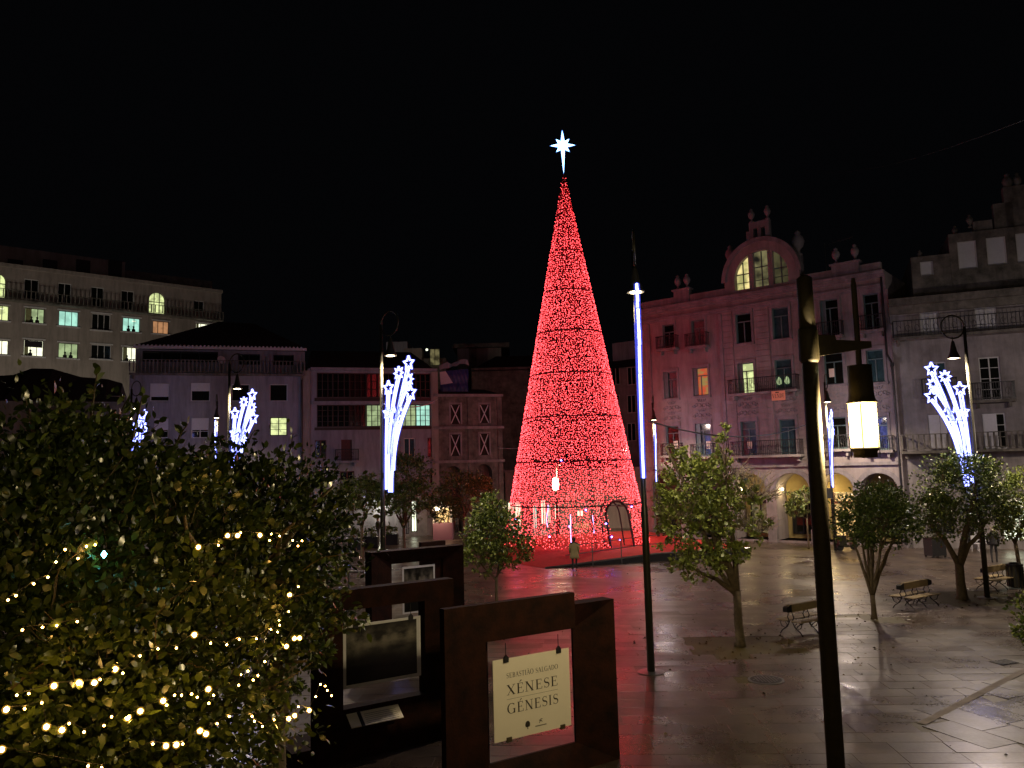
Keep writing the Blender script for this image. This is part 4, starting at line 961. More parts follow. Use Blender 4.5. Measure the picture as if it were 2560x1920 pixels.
# manhole, drain
mhr = .39
mo = thing('manhole_cover', 'round dark iron manhole cover in the paving between the two lamp posts', 'manhole cover', (mh.x, mh.y, 0))
MB().lathe([(mhr + .05, -.02), (mhr + .05, .014), (mhr, .014)], 28).build('rim', M['steel'], mo); MB().lathe([(mhr - .01, -.02), (mhr - .01, .018)], 28).build('lid', M['iron'], mo)
kn = MB()
for i in range(-4, 5):
    for j in range(-4, 5):
        if i * i + j * j < 17: kn.box(i * .075 - .02, i * .075 + .02, j * .075 - .02, j * .075 + .02, .0185, .024)
kn.build('tread_studs', M['steel'], mo, kind='stuff')
dr = gbase(2512, 1656); do = thing('floor_drain', 'small dark drain grate beside the pale kerb at the right edge', 'drain', (dr.x, dr.y, 0), R(20))
for i in range(6): MB().box(-.3 + i * .1, -.25 + i * .1, -.2, .2, .004, .02).build('grate_bar', M['iron'], do)
MB().box(-.34, .34, -.24, .24, -.02, .003).build('grate_pan', M['soil'], do)
# ------------------------------------------------------------------ lettering built from strokes (capitals, serifed)
def st_(p, w):                          # stroke as quads; w one width or a pair
    out = []; n = len(p)
    if not hasattr(w, '__len__'): w = [w] * n
    L_ = []
    for i in range(n):
        a = Vector(p[max(i - 1, 0)]); b = Vector(p[min(i + 1, n - 1)]); t = (b - a).normalized(); m = Vector((-t.y, t.x)) * w[i] / 2; c = Vector(p[i]); L_.append((c + m, c - m))
    for i in range(n - 1): out.append([tuple(L_[i][0]), tuple(L_[i][1]), tuple(L_[i + 1][1]), tuple(L_[i + 1][0])])
    return out
def arc(cx, cy, rx, ry, a0, a1, n=14): return [(cx + rx * math.cos(R(a0 + (a1 - a0) * i / n)), cy + ry * math.sin(R(a0 + (a1 - a0) * i / n))) for i in range(n + 1)]
def wv(pts, cx, rx, thick, thin): return [thin + (thick - thin) * min(1, abs((x - cx) / rx)) ** 1.5 for x, y in pts]
TK, TN, SR = .125, .045, .04
def serif(x, y, w=.27): return st_([(x - w / 2, y), (x + w / 2, y)], SR)
def stem_(x, y0=0, y1=1, w=TK): return st_([(x, y0), (x, y1)], w) + serif(x, y0 + .02) + serif(x, y1 - .02)
def glyph(c):
    base = {'É': 'E', 'Ã': 'A'}.get(c, c); q = []; adv = .7
    if base == 'I': q = stem_(.2); adv = .42
    elif base == 'E': q = stem_(.2) + st_([(.2, .975), (.6, .975)], TN) + st_([(.2, .52), (.5, .52)], TN) + st_([(.2, .025), (.64, .025)], TN) + st_([(.6, 1), (.6, .8)], .04) + st_([(.5, .62), (.5, .42)], .035) + st_([(.64, 0), (.66, .24)], .045); adv = .74
    elif base == 'L': q = stem_(.2) + st_([(.2, .025), (.62, .025)], TN) + st_([(.62, 0), (.64, .26)], .045); adv = .68
    elif base == 'T': q = stem_(.36, 0, .98) + st_([(.03, .975), (.69, .975)], TN) + st_([(.03, 1), (.03, .78)], .04) + st_([(.69, 1), (.69, .78)], .04); adv = .74
    elif base == 'X': q = st_([(.12, .98), (.66, .02)], TK * 1.05) + st_([(.68, .98), (.1, .02)], TN) + serif(.14, .98) + serif(.66, .98, .24) + serif(.12, .02, .24) + serif(.66, .02); adv = .8
    elif base == 'V': q = st_([(.12, .98), (.4, .02)], TK) + st_([(.66, .98), (.4, .02)], TN) + serif(.13, .98) + serif(.66, .98, .24); adv = .78
    elif base == 'A': q = st_([(.08, .02), (.37, .98)], TN) + st_([(.37, .98), (.68, .02)], TK) + st_([(.18, .36), (.56, .36)], TN) + serif(.09, .02, .24) + serif(.68, .02); adv = .78
    elif base == 'N': q = stem_(.17, 0, 1, TN) + stem_(.72, .0, 1, TN) + st_([(.17, .98), (.72, .03)], TK); adv = .9
    elif base in 'OD':
        if base == 'O':
            p = arc(.43, .5, .36, .49, 0, 360, 28); q = st_(p, wv(p, .43, .36, TK * 1.1, TN)); adv = .88
        else:
            p = arc(.32, .5, .42, .475, -90, 90, 18); q = stem_(.18) + st_([(.18, .975), (.32, .975)], TN) + st_([(.18, .025), (.32, .025)], TN) + st_(p, wv(p, .32, .42, TK * 1.1, TN)); adv = .84
    elif base == 'G':
        p = arc(.44, .5, .36, .49, 48, 322, 24); q = st_(p, wv(p, .44, .36, TK * 1.1, TN)) + st_([(.72, .02), (.72, .44)], TK) + serif(.70, .44, .27) + st_([(.69, .98), (.69, .78)], .035); adv = .9
    elif base == 'B':
        p1 = arc(.3, .755, .24, .22, -90, 90, 12); p2 = arc(.32, .275, .27, .25, -90, 90, 12)
        q = stem_(.18) + st_([(.18, .975), (.3, .975)], TN) + st_([(.18, .53), (.32, .53)], TN) + st_([(.18, .025), (.32, .025)], TN) + st_(p1, wv(p1, .3, .24, TK, TN)) + st_(p2, wv(p2, .32, .27, TK, TN)); adv = .72
    elif base == 'S':
        p = arc(.31, .745, .2, .23, 35, 270, 14)[:-1] + arc(.31, .265, .22, .245, 90, -145, 14)
        ws = [TN + (TK * 1.15 - TN) * math.exp(-((i / (len(p) - 1) - .5) / .2) ** 2) for i in range(len(p))]; q = st_(p, ws) + st_([(.48, .99), (.48, .78)], .035) + st_([(.1, .01), (.1, .24)], .035); adv = .62
    if c == 'É': q += st_([(.32, 1.09), (.5, 1.28)], [.04, .1])
    if c == 'Ã': q += st_([(.18, 1.12), (.28, 1.2), (.42, 1.12), (.55, 1.2)], .05)
    return q, adv
def text_mesh(mb, txt, x, z, h, y, width=None, track=.06):
    adv = sum((glyph(c)[1] + track) if c != ' ' else .45 for c in txt) * h; kx = (width / adv) if width else 1
    for c in txt:
        if c == ' ': x += .45 * h * kx; continue
        q, a = glyph(c)
        for f in q: mb.quad(*[(x + p[0] * h * kx, y, z + p[1] * h) for p in f])
        x += (a + track) * h * kx
# VENDE board on the balcony of the pink house
a, b, c, d = P.rect(1929, 977, 1963, 1001, w=-.85)
M['orange'] = mat('orange_sign', (.95, .42, .26), .5)
sg = thing('sale_sign', 'small orange VENDE sign hung on the long balcony of the pink house', 'sign', P.A, P.rz)
MB().box(a, b, -.86, -.83, c, d).build('board', M['orange'], sg)
m_ = MB(); text_mesh(m_, 'VENDE', a + .05, c + (d - c) * .28, (d - c) * .42, -.865, (b - a) - .08); m_.build('lettering', M['ink'], sg)
m_ = MB(); m_.box(a + (b - a) * .3, a + (b - a) * .55, -.866, -.862, d - .13, d - .07); m_.build('small_print', M['ink'], sg)
# ------------------------------------------------------------------ rusted picture-frame sculptures
def frame_sculpture(name, label, xL, xR, d0, xref, H, Hr, hole, plate=None, k=3.0e-4, depth=.34, Ht=None):
    def dd(x): return d0 / (1 - k * (x - xref))
    A, B = gp(xL, dd(xL)), gp(xR, dd(xR)); F = Facade(name, label, 'sculpture', A, B, 'rusted picture-frame sculptures in a row')
    return F
F1 = frame_sculpture('picture_frame', 'nearest rusted steel picture frame, holding the white lettered poster', 1110, 1440, 13.3, 1110, 0, 0, None)
a0, zt1 = F1.px(1110, 1524); b0, _ = F1.px(1436, 1486); ha_, _ = F1.px(1217, 1700); _, hz = F1.px(1325, 1588)
# front plate: left leg and top beam
pl = MB(); pl.prism([(a0, 0), (ha_, 0), (ha_, hz), (b0, hz), (b0, zt1), (a0, zt1)][::-1], 0, .16); pl.build('front_plate', M['corten'], F1.root)
r0u, r1u = ha_ - .05, F1.px(1535, 1560, .22)[0]; zr1 = F1.px(1480, 1504, .22)[1]
hl, hr = F1.px(1222, 1700, .5)[0], F1.px(1437, 1700, .5)[0]; hb, ht_ = F1.px(1330, 1885, .5)[1], F1.px(1330, 1588, .5)[1]
def funnel(root, O, I, w0, w1, th=.05):
    (oa, ob, oz0, oz1), (ia, ib, iz0, iz1) = O, I
    oc = [(oa, oz0), (ob, oz0), (ob, oz1), (oa, oz1)]; ic = [(ia, iz0), (ib, iz0), (ib, iz1), (ia, iz1)]
    for i in range(4):
        j = (i + 1) % 4; m = MB()
        F_ = [(oc[i][0], w0, oc[i][1]), (oc[j][0], w0, oc[j][1]), (ic[j][0], w1, ic[j][1]), (ic[i][0], w1, ic[i][1])]
        Bk = [(x, w1 + th if q > 1 else w0 + th + (w1 - w0) * .9, z) for q, (x, w, z) in enumerate(F_)]
        m.quad(*F_); m.quad(*Bk[::-1])
        for q in range(4): r_ = (q + 1) % 4; m.quad(F_[q], Bk[q], Bk[r_], F_[r_])
        m.build('frame_side', M['corten'], root)
funnel(F1.root, (r0u - .3, r1u, 0.0, zr1), (hl, hr, max(.25, hb), ht_), .20, .52)
def poster_wires(root, xs, z0, z1, w):
    for x in xs:
        MB().tube([(x, w, z0 - .03), (x, w, z1)], .006, 4).build('wire', M['iron'], root); MB().prism([(x - .045, z0 - .05), (x + .045, z0 - .05), (x + .045, z0 + .03), (x, z0 + .08), (x - .045, z0 + .03)][::-1], w - .025, w + .012).build('clip', M['iron'], root)
def pxs(F, x, y, w): return F.px(x, y, w)
w_ = .32
pa, pb_ = F1.px(1234, 1755, w_)[0], F1.px(1425, 1715, w_)[0]; pz0, pz1 = F1.px(1330, 1836, w_)[1], F1.px(1330, 1635, w_)[1]
po = thing('poster', 'cream poster lettered XENESE and GENESIS hung by wires in the nearest frame', 'poster', F1.A, F1.rz)
MB().box(pa, pb_, w_, w_ + .012, pz0, pz1).build('sheet', M['paper'], po)
W_, H_ = pb_ - pa, pz1 - pz0; yy = w_ - .003
def line(txt, cy, h, x0=.165, x1=.845):
    m = MB(); text_mesh(m, txt, pa + W_ * x0, pz0 + H_ * cy, h * H_, yy, W_ * (x1 - x0)); m.build('lettering', M['ink'], po, kind='stuff')
line('SEBASTIÃO SALGADO', .755, .062); line('XÉNESE', .545, .125); line('GÉNESIS', .315, .125)
m = MB(); m.box(pa + W_ * .165, pa + W_ * .83, yy, yy + .001, pz0 + H_ * .492, pz0 + H_ * .495); m.build('rule_line', M['ink'], po)
m = MB(); c_ = (pa + W_ * .42, pz0 + H_ * .135); m.prism([(c_[0] + .05 * W_ * .62 * math.cos(R(a)), c_[1] + .05 * W_ * .75 * math.sin(R(a))) for a in range(-40, 221, 13)][::-1], yy - .001, yy); m.box(c_[0] - .008, c_[0] + .008, yy - .001, yy, c_[1] - .075, c_[1] - .02); m.box(c_[0] - .03, c_[0] + .03, yy - .001, yy, c_[1] - .04, c_[1] - .03); m.build('emblem', M['ink'], po)
m = MB(); c_ = (pa + W_ * .59, pz0 + H_ * .145)
for f in (st_([(c_[0] - .035, c_[1] + .015), (c_[0], c_[1] + .012), (c_[0] + .01, c_[1] + .04)], .012) + st_([(c_[0], c_[1] + .012), (c_[0] - .03, c_[1] - .03)], .012) + st_([(c_[0], c_[1] + .012), (c_[0] + .035, c_[1] - .02)], .012) + st_([(c_[0] + .015, c_[1] + .025), (c_[0] + .04, c_[1] + .03)], .01)): m.quad(*[(p_[0], yy, p_[1]) for p_ in f])
for i in range(14): m.box(pa + W_ * (.52 + i * .0105), pa + W_ * (.527 + i * .0105), yy, yy + .001, pz0 + H_ * .083, pz0 + H_ * .096)
m.build('emblem', M['ink'], po)
poster_wires(po, (pa + W_ * .16, pa + W_ * .85), pz1 - .01, ht_ - .01, w_ - .01)
for x in (pa + W_ * .18, pa + W_ * .88): MB().box(x - .05, x + .05, w_ - .02, w_ + .02, pz0 - .03, pz0 + .045).build('clip', M['olive'], po)
# second frame
F2s = frame_sculpture('picture_frame', 'second rusted steel picture frame, holding the dark landscape print, partly behind leaves', 790, 1136, 16.3, 1000, 0, 0, None)
f_l, f_r = 0, F2s.px(1137, 1650)[0]; ftz = F2s.px(1000, 1461)[1]
h2l, h2r, h2b, h2t = F2s.px(853, 1650, .1)[0], F2s.px(1058, 1630, .1)[0], F2s.px(955, 1752, .1)[1], F2s.px(955, 1513, .1)[1]
m = MB()
for p in ([(f_l, 0), (h2l, 0), (h2l, ftz), (f_l, ftz)], [(h2r, 0), (f_r, 0), (f_r, ftz), (h2r, ftz)], [(h2l + .002, h2t), (h2r - .002, h2t), (h2r - .002, ftz), (h2l + .002, ftz)], [(h2l + .002, 0), (h2r - .002, 0), (h2r - .002, h2b), (h2l + .002, h2b)]):
    MB().prism(p[::-1], 0, .3).build('frame_side', M['corten'], F2s.root)
MB().box(-.35, f_r, .305, 1.3, 0, .25).build('plinth', M['corten'], F2s.root)
w_ = .1
pa, pb_ = F2s.px(858, 1660, w_)[0], F2s.px(1052, 1630, w_)[0]; q0, q1 = F2s.px(955, 1706, w_)[1], F2s.px(955, 1552, w_)[1]
pr = thing('photo_print', 'dark landscape print with pale peaks and a white border in the second frame', 'picture', F2s.A, F2s.rz)
MB().box(pa, pb_, w_, w_ + .012, q0, q1).build('sheet', M['shutter'], pr)
def picture_mat():
    m = bpy.data.materials.new('printed_landscape'); m.use_nodes = True; nt = m.node_tree; N = nt.nodes; L = nt.links; b = N['Principled BSDF']; b.inputs['Roughness'].default_value = .35
    tc_ = N.new('ShaderNodeTexCoord'); n = N.new('ShaderNodeTexNoise'); n.inputs['Scale'].default_value = 4; n.inputs['Detail'].default_value = 9; L.new(tc_.outputs['Generated'], n.inputs['Vector'])
    sp = N.new('ShaderNodeSeparateXYZ'); L.new(tc_.outputs['Generated'], sp.inputs[0])
    r = N.new('ShaderNodeValToRGB'); L.new(sp.outputs['Z'], r.inputs['Fac']); E = r.color_ramp.elements; E[0].position = 0; E[0].color = (0, 0, 0, 1); E[1].position = 1; E[1].color = (.1, .1, .1, 1)
    for p_, v in ((.45, .08), (.6, .45), (.78, 1), (.9, .35)): e_ = E.new(p_); e_.color = (v, v, v, 1)
    r2 = N.new('ShaderNodeValToRGB'); r2.color_ramp.elements[0].position = .42; r2.color_ramp.elements[0].color = (.012, .011, .01, 1); r2.color_ramp.elements[1].position = .64; r2.color_ramp.elements[1].color = (.24, .22, .19, 1)
    L.new(n.outputs['Fac'], r2.inputs['Fac']); mx_ = N.new('ShaderNodeMix'); mx_.data_type = 'RGBA'; mx_.blend_type = 'MULTIPLY'; mx_.inputs['Factor'].default_value = 1
    L.new(r2.outputs['Color'], mx_.inputs['A']); L.new(r.outputs['Color'], mx_.inputs['B']); L.new(mx_.outputs['Result'], b.inputs['Base Color']); return m
M['print'] = picture_mat()
MB().box(pa + .06, pb_ - .09, w_ - .004, w_ - .001, q0 + .06, q1 - .05).build('image', M['print'], pr)
poster_wires(pr, (pa + .25, pb_ - .22), q1 - .01, h2t - .005, w_ - .01)
cp_ = thing('caption_panel', 'tilted caption panel of small text under the landscape print', 'sign', F2s.A, F2s.rz)
ca0, ca1 = F2s.px(880, 1800, -.3)[0], F2s.px(1010, 1770, -.3)[0]; cz = F2s.px(955, 1768, 0)[1]
T = Matrix.Translation((0, -.02, cz)) @ Matrix.Rotation(R(35), 4, 'X')
MB().box(ca0, ca1, -.32, -.0, -.01, .01, T).build('sheet', M['paper'], cp_)
for i in range(6): MB().box(ca0 + .32, ca1 - .08, -.29 + i * .042, -.283 + i * .042, .0115, .0125, T).build('text_line', M['ink'], cp_)
MB().box(ca0 + .2, ca0 + .27, -.33, .01, -.02, .014, T).build('bracket', M['iron'], cp_)
# third frame
F3s = frame_sculpture('picture_frame', 'farthest rusted steel picture frame, left of the small round tree', 927, 1160, 23.3, 1000, 0, 0, None)
z3 = F3s.px(1045, 1372)[1]; f3r = F3s.px(1160, 1450)[0]; a, b = F3s.px(979, 1430, .45)[0], F3s.px(1107, 1420, .45)[0]; c = F3s.px(1045, 1404, .45)[1]
funnel(F3s.root, (0, f3r, 0, z3), (a, b, .5, c), 0, .45)
MB().box(F3s.px(1055, 1370, .5)[0], F3s.px(1116, 1362, .5)[0], .55, .7, 0.1, z3 + .12).build('rear_plate', M['corten'], F3s.root)
pr2 = thing('photo_print', 'dark print with a thin white border inside the farthest frame', 'picture', F3s.A, F3s.rz)
a_, b_ = F3s.px(1006, 1440, .45)[0], F3s.px(1087, 1430, .45)[0]; c_ = F3s.px(1045, 1414, .45)[1]
MB().box(a_, b_, .45, .47, c_ - 1.35, c_).build('sheet', M['shutter'], pr2); MB().box(a_ + .05, b_ - .05, .443, .448, c_ - 1.3, c_ - .06).build('image', M['print'], pr2)
p = gp(940, 24.5)
pb2 = thing('display_board', 'pale empty board standing left of the farthest frame', 'board', (gp(868, 25).x, gp(868, 25).y, 0), R(-25))
MB().box(0, .06, 0, .05, 0, 2.4).build('leg', M['shutter'], pb2); MB().box(.65, .71, 0, .05, 0, 2.4).build('leg', M['shutter'], pb2); MB().box(.06, .65, 0, .05, 2.34, 2.4).build('rail', M['shutter'], pb2)
# ------------------------------------------------------------------ trees
def leafmat(name, c1, c2, rough=.35, trans=.0):
    m = bpy.data.materials.new(name); m.use_nodes = True; nt = m.node_tree; N = nt.nodes; L = nt.links; b = N['Principled BSDF']
    at_ = N.new('ShaderNodeAttribute'); at_.attribute_name = 'tone'; mx_ = N.new('ShaderNodeMix'); mx_.data_type = 'RGBA'
    mx_.inputs['A'].default_value = (*c1, 1); mx_.inputs['B'].default_value = (*c2, 1); L.new(at_.outputs['Fac'], mx_.inputs['Factor']); L.new(mx_.outputs['Result'], b.inputs['Base Color'])
    b.inputs['Roughness'].default_value = rough; b.inputs['Specular IOR Level'].default_value = .6; b.inputs['Subsurface Weight'].default_value = 0
    return m
M['leaf'] = leafmat('glossy_camellia_leaf', (.020, .038, .007), (.10, .135, .022), .30)
M['leaf2'] = leafmat('orange_tree_leaf', (.055, .095, .018), (.34, .40, .085), .36)
LV = np.array([(0, 0, 0), (.28, .23, .06), (.62, .24, .07), (1, 0, -.02), (.62, -.24, .07), (.28, -.23, .06)]) ; LFt = np.array([(0, 5, 1), (1, 5, 4), (1, 4, 2), (2, 4, 3)])
LV4 = np.array([(0, 0, 0), (.5, .34, .07), (1, 0, -.03), (.5, -.34, .07)]); LF4 = np.array([(0, 3, 1), (1, 3, 2)])
def leaves_arrays(pos, dirs, size, simple=False):
    n = len(pos); d = dirs / np.linalg.norm(dirs, axis=1)[:, None]
    r = rng.normal(size=(n, 3)) * .9 + np.array([0, 0, 1.0]); s = np.cross(r, d); s /= np.linalg.norm(s, axis=1)[:, None]; u = np.cross(d, s)
    base = LV4 if simple else LV; F_ = LF4 if simple else LFt
    V = pos[:, None, :] + size[:, None, None] * (base[None, :, 0:1] * d[:, None] + base[None, :, 1:2] * s[:, None] + base[None, :, 2:3] * u[:, None])
    k = len(base); F = (np.arange(n)[:, None, None] * k + F_[None]).reshape(-1, 3)
    return V.reshape(-1, 3), F, k
def mesh_np(name, V, F, m, tone=None, smooth=False):
    me = bpy.data.meshes.new(name); me.vertices.add(len(V)); me.vertices.foreach_set('co', V.astype(np.float32).ravel())
    me.loops.add(len(F) * 3); me.loops.foreach_set('vertex_index', F.astype(np.int32).ravel()); me.polygons.add(len(F))
    me.polygons.foreach_set('loop_start', np.arange(0, len(F) * 3, 3, dtype=np.int32)); me.update(calc_edges=True)
    if tone is not None:
        a = me.color_attributes.new('tone', 'FLOAT_COLOR', 'POINT'); t = np.ones((len(V), 4), np.float32); t[:, :3] = tone[:, None]; a.data.foreach_set('color', t.ravel())
    me.materials.append(m); return me
def crown_points(lobes, n, shell=.55, nclump=None):
    """points gathered in leaf clumps spread over the outer part of the lobes"""
    vol = np.array([r[0] * r[1] * r[2] for c, r in lobes]) ** .67; vol /= vol.sum(); P_, D_ = [], []
    nclump = nclump or max(20, n // (26 if n < 18000 else 60))
    per = n // nclump
    for _ in range(nclump):
        c, r = lobes[rng.choice(len(lobes), p=vol)]; d = rng.normal(size=3); d /= np.linalg.norm(d)
        if d[2] < -.55 and rng.random() < .5: d[2] *= -1
        q = (shell + (1 - shell) * rng.random() ** .55) * (1 + .14 * rng.normal())
        cc = np.array(c) + d * np.array(r) * q; sp = (.11 if n < 18000 else .12) * max(r) * rng.uniform(.5, 1.4)
        pts = cc + rng.normal(size=(per, 3)) * sp * np.array([1, 1, .75]); P_.append(pts)
        o = d * .9 + rng.normal(size=(per, 3)) * .75 + np.array([0, 0, .15]); D_.append(o)
    return np.concatenate(P_), np.concatenate(D_)
def limb(mb, a, b, r0, r1, wob=.08, n=6, sides=7):
    a, b = Vector(a), Vector(b); L = (b - a).length; pts = []; o = Vector((0, 0, 0))
    for i in range(n + 1):
        t = i / n; pts.append(a.lerp(b, t) + o + Vector((0, 0, L * .06 * math.sin(math.pi * t)))); o += Vector([random.gauss(0, wob * L / n) for _ in range(3)]) if 0 < i < n - 1 else Vector()
    mb.tube(pts, [r0 + (r1 - r0) * i / n for i in range(n + 1)], sides); return pts[-1]
def tree(name, label, cat, base, lobes, nleaf, lsize, trunk_h, trunk_r, stems, leafm='leaf2', group=None, simple=True, twigs=0, twl=None, single=0, shell=.5, tonebase=.35, lean=(0, 0)):
    base = Vector((base.x, base.y, 0)); t = thing(name, label, cat, base, 0, group); L0 = [((c[0] - base.x, c[1] - base.y, c[2]), r) for c, r in lobes]
    tb = MB(); fork = Vector((lean[0] * trunk_h, lean[1], trunk_h)); tb.tube([(0, 0, -.05), (.02, 0, .12), (fork.x * .5 + random.gauss(0, .02), 0, trunk_h * .5), fork], [trunk_r * 1.5, trunk_r * 1.1, trunk_r * .95, trunk_r * .9], 10)
    tops = []
    for i in range(stems):
        c, r = L0[i % len(L0)]; a = 2 * math.pi * (i + random.random() * .5) / stems
        e = Vector((c[0] + r[0] * .45 * math.cos(a), c[1] + r[1] * .45 * math.sin(a), c[2] - r[2] * random.uniform(.1, .45)))
        s = limb(tb, fork - Vector((0, 0, .12 * trunk_h * random.random())), e, trunk_r * .72, trunk_r * .28, .12, 7); tops.append(s)
        for j in range(3):
            a2 = random.uniform(0, 6.28); e2 = Vector((c[0] + r[0] * .85 * math.cos(a2), c[1] + r[1] * .85 * math.sin(a2), c[2] + r[2] * random.uniform(-.2, .7))); limb(tb, s, e2, trunk_r * .26, trunk_r * .06, .14, 5, 5)
    tb.build('trunk', M['bark'], t, smooth=True)
    pts, dr_ = crown_points(L0, nleaf, shell); sz = lsize * rng.uniform(.45, 1.35, len(pts)); V, F, k = leaves_arrays(pts, dr_, sz, simple)
    tone = np.repeat(np.clip(tonebase + rng.normal(size=len(pts)) * .28, 0, 1), k)
    if single:
        P0 = pts + np.array(base); dist = np.linalg.norm(P0 - np.array(CO), axis=1); vis = []
        for i in np.argsort(dist)[: single * 5]:
            v = cam_rot.transposed() @ (Vector(P0[i]) - CO)
            if v.z < -.5:
                X, Y = -v.x / v.z * FPX + 1280, 960 + v.y / v.z * FPX
                if -20 < X < 2580 and -20 < Y < 1940: vis.append(i)
            if len(vis) >= single: break
        keep = np.ones(len(pts), bool); keep[vis] = False; nf = len(LF4 if simple else LFt)
        for i in vis:
            c0 = pts[i]; me = mesh_np('leaf', V[i * k:(i + 1) * k] - c0, (LF4 if simple else LFt), M[leafm], tone[i * k:(i + 1) * k]); o = bpy.data.objects.new('leaf', me); C.objects.link(o); o.parent = t; o.location = c0
        F = F.reshape(-1, nf, 3)[keep].reshape(-1, 3)
    me = mesh_np('crown', V, F, M[leafm], tone); o = bpy.data.objects.new('crown', me); C.objects.link(o); o.parent = t; o['kind'] = 'stuff'
    if twigs:
        tw = MB()
        for _ in range(twigs):
            TL = L0 if twl is None else [((c[0] - base.x, c[1] - base.y, c[2]), r) for c, r in twl]; c, r = TL[rng.integers(len(TL))]; d = Vector(rng.normal(size=3)).normalized(); d.z = abs(d.z) * .6 + .1
            q_ = random.uniform(.3, .9); e_ = Vector(rng.normal(size=3)) * .35; a = Vector(c) + Vector((d.x * r[0], d.y * r[1], d.z * r[2])) * q_; b = a + (Vector((d.x, d.y, abs(d.z) + .35)).normalized() + e_) * max(r) * random.uniform(.25, .5); tr_ = .015 if leafm != 'leaf' else .005
            limb(tw, a, b, tr_, tr_ * .4, .2, 4, 3)
        tw.build('twigs', M['twigd' if leafm == 'leaf' else 'twig'], t, kind='stuff')
    return t
def lob(px, py, d, rx, rz, ry=None): p = at(px, py, d); return ((p.x, p.y, p.z), (rx, ry or rx, rz))
TG = 'small orange trees in the square'
B = T_BASE; D1 = B['T1'].y
tree('orange_tree', 'small round orange tree in front of the left side of the red tree', 'tree', B['T1'], [lob(1235, 1340, D1, 1.05, 1.15), lob(1205, 1385, D1, .8, .75), lob(1280, 1370, D1, .75, .8), lob(1225, 1285, D1, .7, .7)], 9000, .115, 1.35, .055, 3, group=TG, tonebase=.4, twigs=30)
D2 = B['T2'].y
tree('orange_tree', 'large sparse orange tree with bare twigs between the two lamp posts', 'tree', B['T2'],
     [lob(1740, 1225, D2, 1.05, .95), lob(1705, 1310, D2, .8, .8), lob(1800, 1290, D2, .9, .85), lob(1745, 1400, D2, .8, .6), lob(1700, 1150, D2, .28, .35), lob(1690, 1125, D2, .12, .2), lob(1812, 1120, D2, .26, .5), lob(1812, 1082, D2, .14, .22), lob(1790, 1175, D2, .4, .4), lob(1840, 1380, D2, .45, .45), lob(1668, 1270, D2, .4, .5), lob(1880, 1250, D2, .5, .5), lob(1900, 1320, D2, .35, .4)], 11500, .125, 1.6, .13, 7, group=TG, twigs=560, twl=[lob(1875, 1260, D2, .95, 1.1), lob(1880, 1330, D2, .7, .7), lob(1830, 1200, D2, .7, .7), lob(1700, 1310, D2, .95, .9)], tonebase=.8, shell=.35)
D3 = B['T3'].y
tree('orange_tree', 'multi-stemmed orange tree standing alone right of the lantern post', 'tree', B['T3'], [lob(2195, 1300, D3, 1.3, .95), lob(2140, 1320, D3, .7, .6), lob(2255, 1310, D3, .75, .7), lob(2200, 1255, D3, .9, .6)], 15000, .095, .8, .085, 10, group=TG, tonebase=.12)
D4 = B['T4'].y
tree('orange_tree', 'broad orange tree with a thick forked trunk beside the right-hand hooked lamp', 'tree', B['T4'], [lob(2410, 1240, D4, 1.55, 1.5), lob(2350, 1290, D4, .9, 1.0), lob(2480, 1290, D4, .85, 1.0), lob(2415, 1180, D4, 1.0, .8)], 17000, .105, 1.3, .17, 4, group=TG, tonebase=.22)
D5 = 33
tree('orange_tree', 'orange tree cut off by the right edge with white shop light behind', 'tree', B['T5'], [lob(2560, 1240, D5, 1.1, 1.1), lob(2530, 1310, D5, .6, .8), lob(2590, 1300, D5, 1.0, 1.0)], 7000, .12, 2.0, .08, 4, group=TG, tonebase=.5, lean=(-.1, 0))
tree('orange_tree', 'small thin tree before the arcade, left of the lantern post', 'tree', B['T6'], [lob(2010, 1255, B['T6'].y, 1.0, .8), lob(1985, 1270, B['T6'].y, .6, .5)], 1500, .17, 1.9, .05, 3, group=TG, tonebase=.5)
D7 = B['T7'].y
tree('orange_tree', 'tall dense orange tree directly right of the shooting-star lamp', 'tree', B['T7'], [lob(1022, 1200, D7 - 2, 1.5, 1.6), lob(1030, 1250, D7 - 2, 1.3, 1.3), lob(985, 1250, D7 - 2, 1.0, 1.0)], 8000, .15, 2.0, .1, 6, group=TG, tonebase=.2)
tree('orange_tree', 'orange tree left of the shooting-star lamp before the white shop window', 'tree', B['T8'], [lob(905, 1235, 50, 1.5, 1.0), lob(870, 1260, 50, 1.0, .9), lob(945, 1240, 50, .9, .8)], 6500, .15, 2.2, .1, 4, group=TG, tonebase=.4)
tree('orange_tree', 'dark orange tree in front of the two boarded arches', 'tree', B['T9'], [lob(1150, 1235, 55, 1.7, 1.5), lob(1110, 1270, 55, 1.2, .9), lob(1200, 1225, 55, .8, 1.0)], 6500, .15, 2.0, .1, 4, group=TG, tonebase=.15)
bx = gp(2590, 17)
tree('shrub', 'dark green shrub just entering the right edge above the pale kerb', 'shrub', bx, [lob(2592, 1580, 17, .42, .75)], 1500, .09, .5, .04, 3, tonebase=.2)
# soil squares under the trees
for k_, q in (('T1', .45), ('T2', .9), ('T3', .4), ('T4', .9)):
    p = B[k_]; s = MB(); q2 = q + .3
    s.quad((p.x - q2, p.y - q2, -.012), (p.x + q2, p.y - q2, -.012), (p.x + q2, p.y + q2, -.012), (p.x - q2, p.y + q2, -.012)); struct(s.build('soil_bed', M['soil'])) 
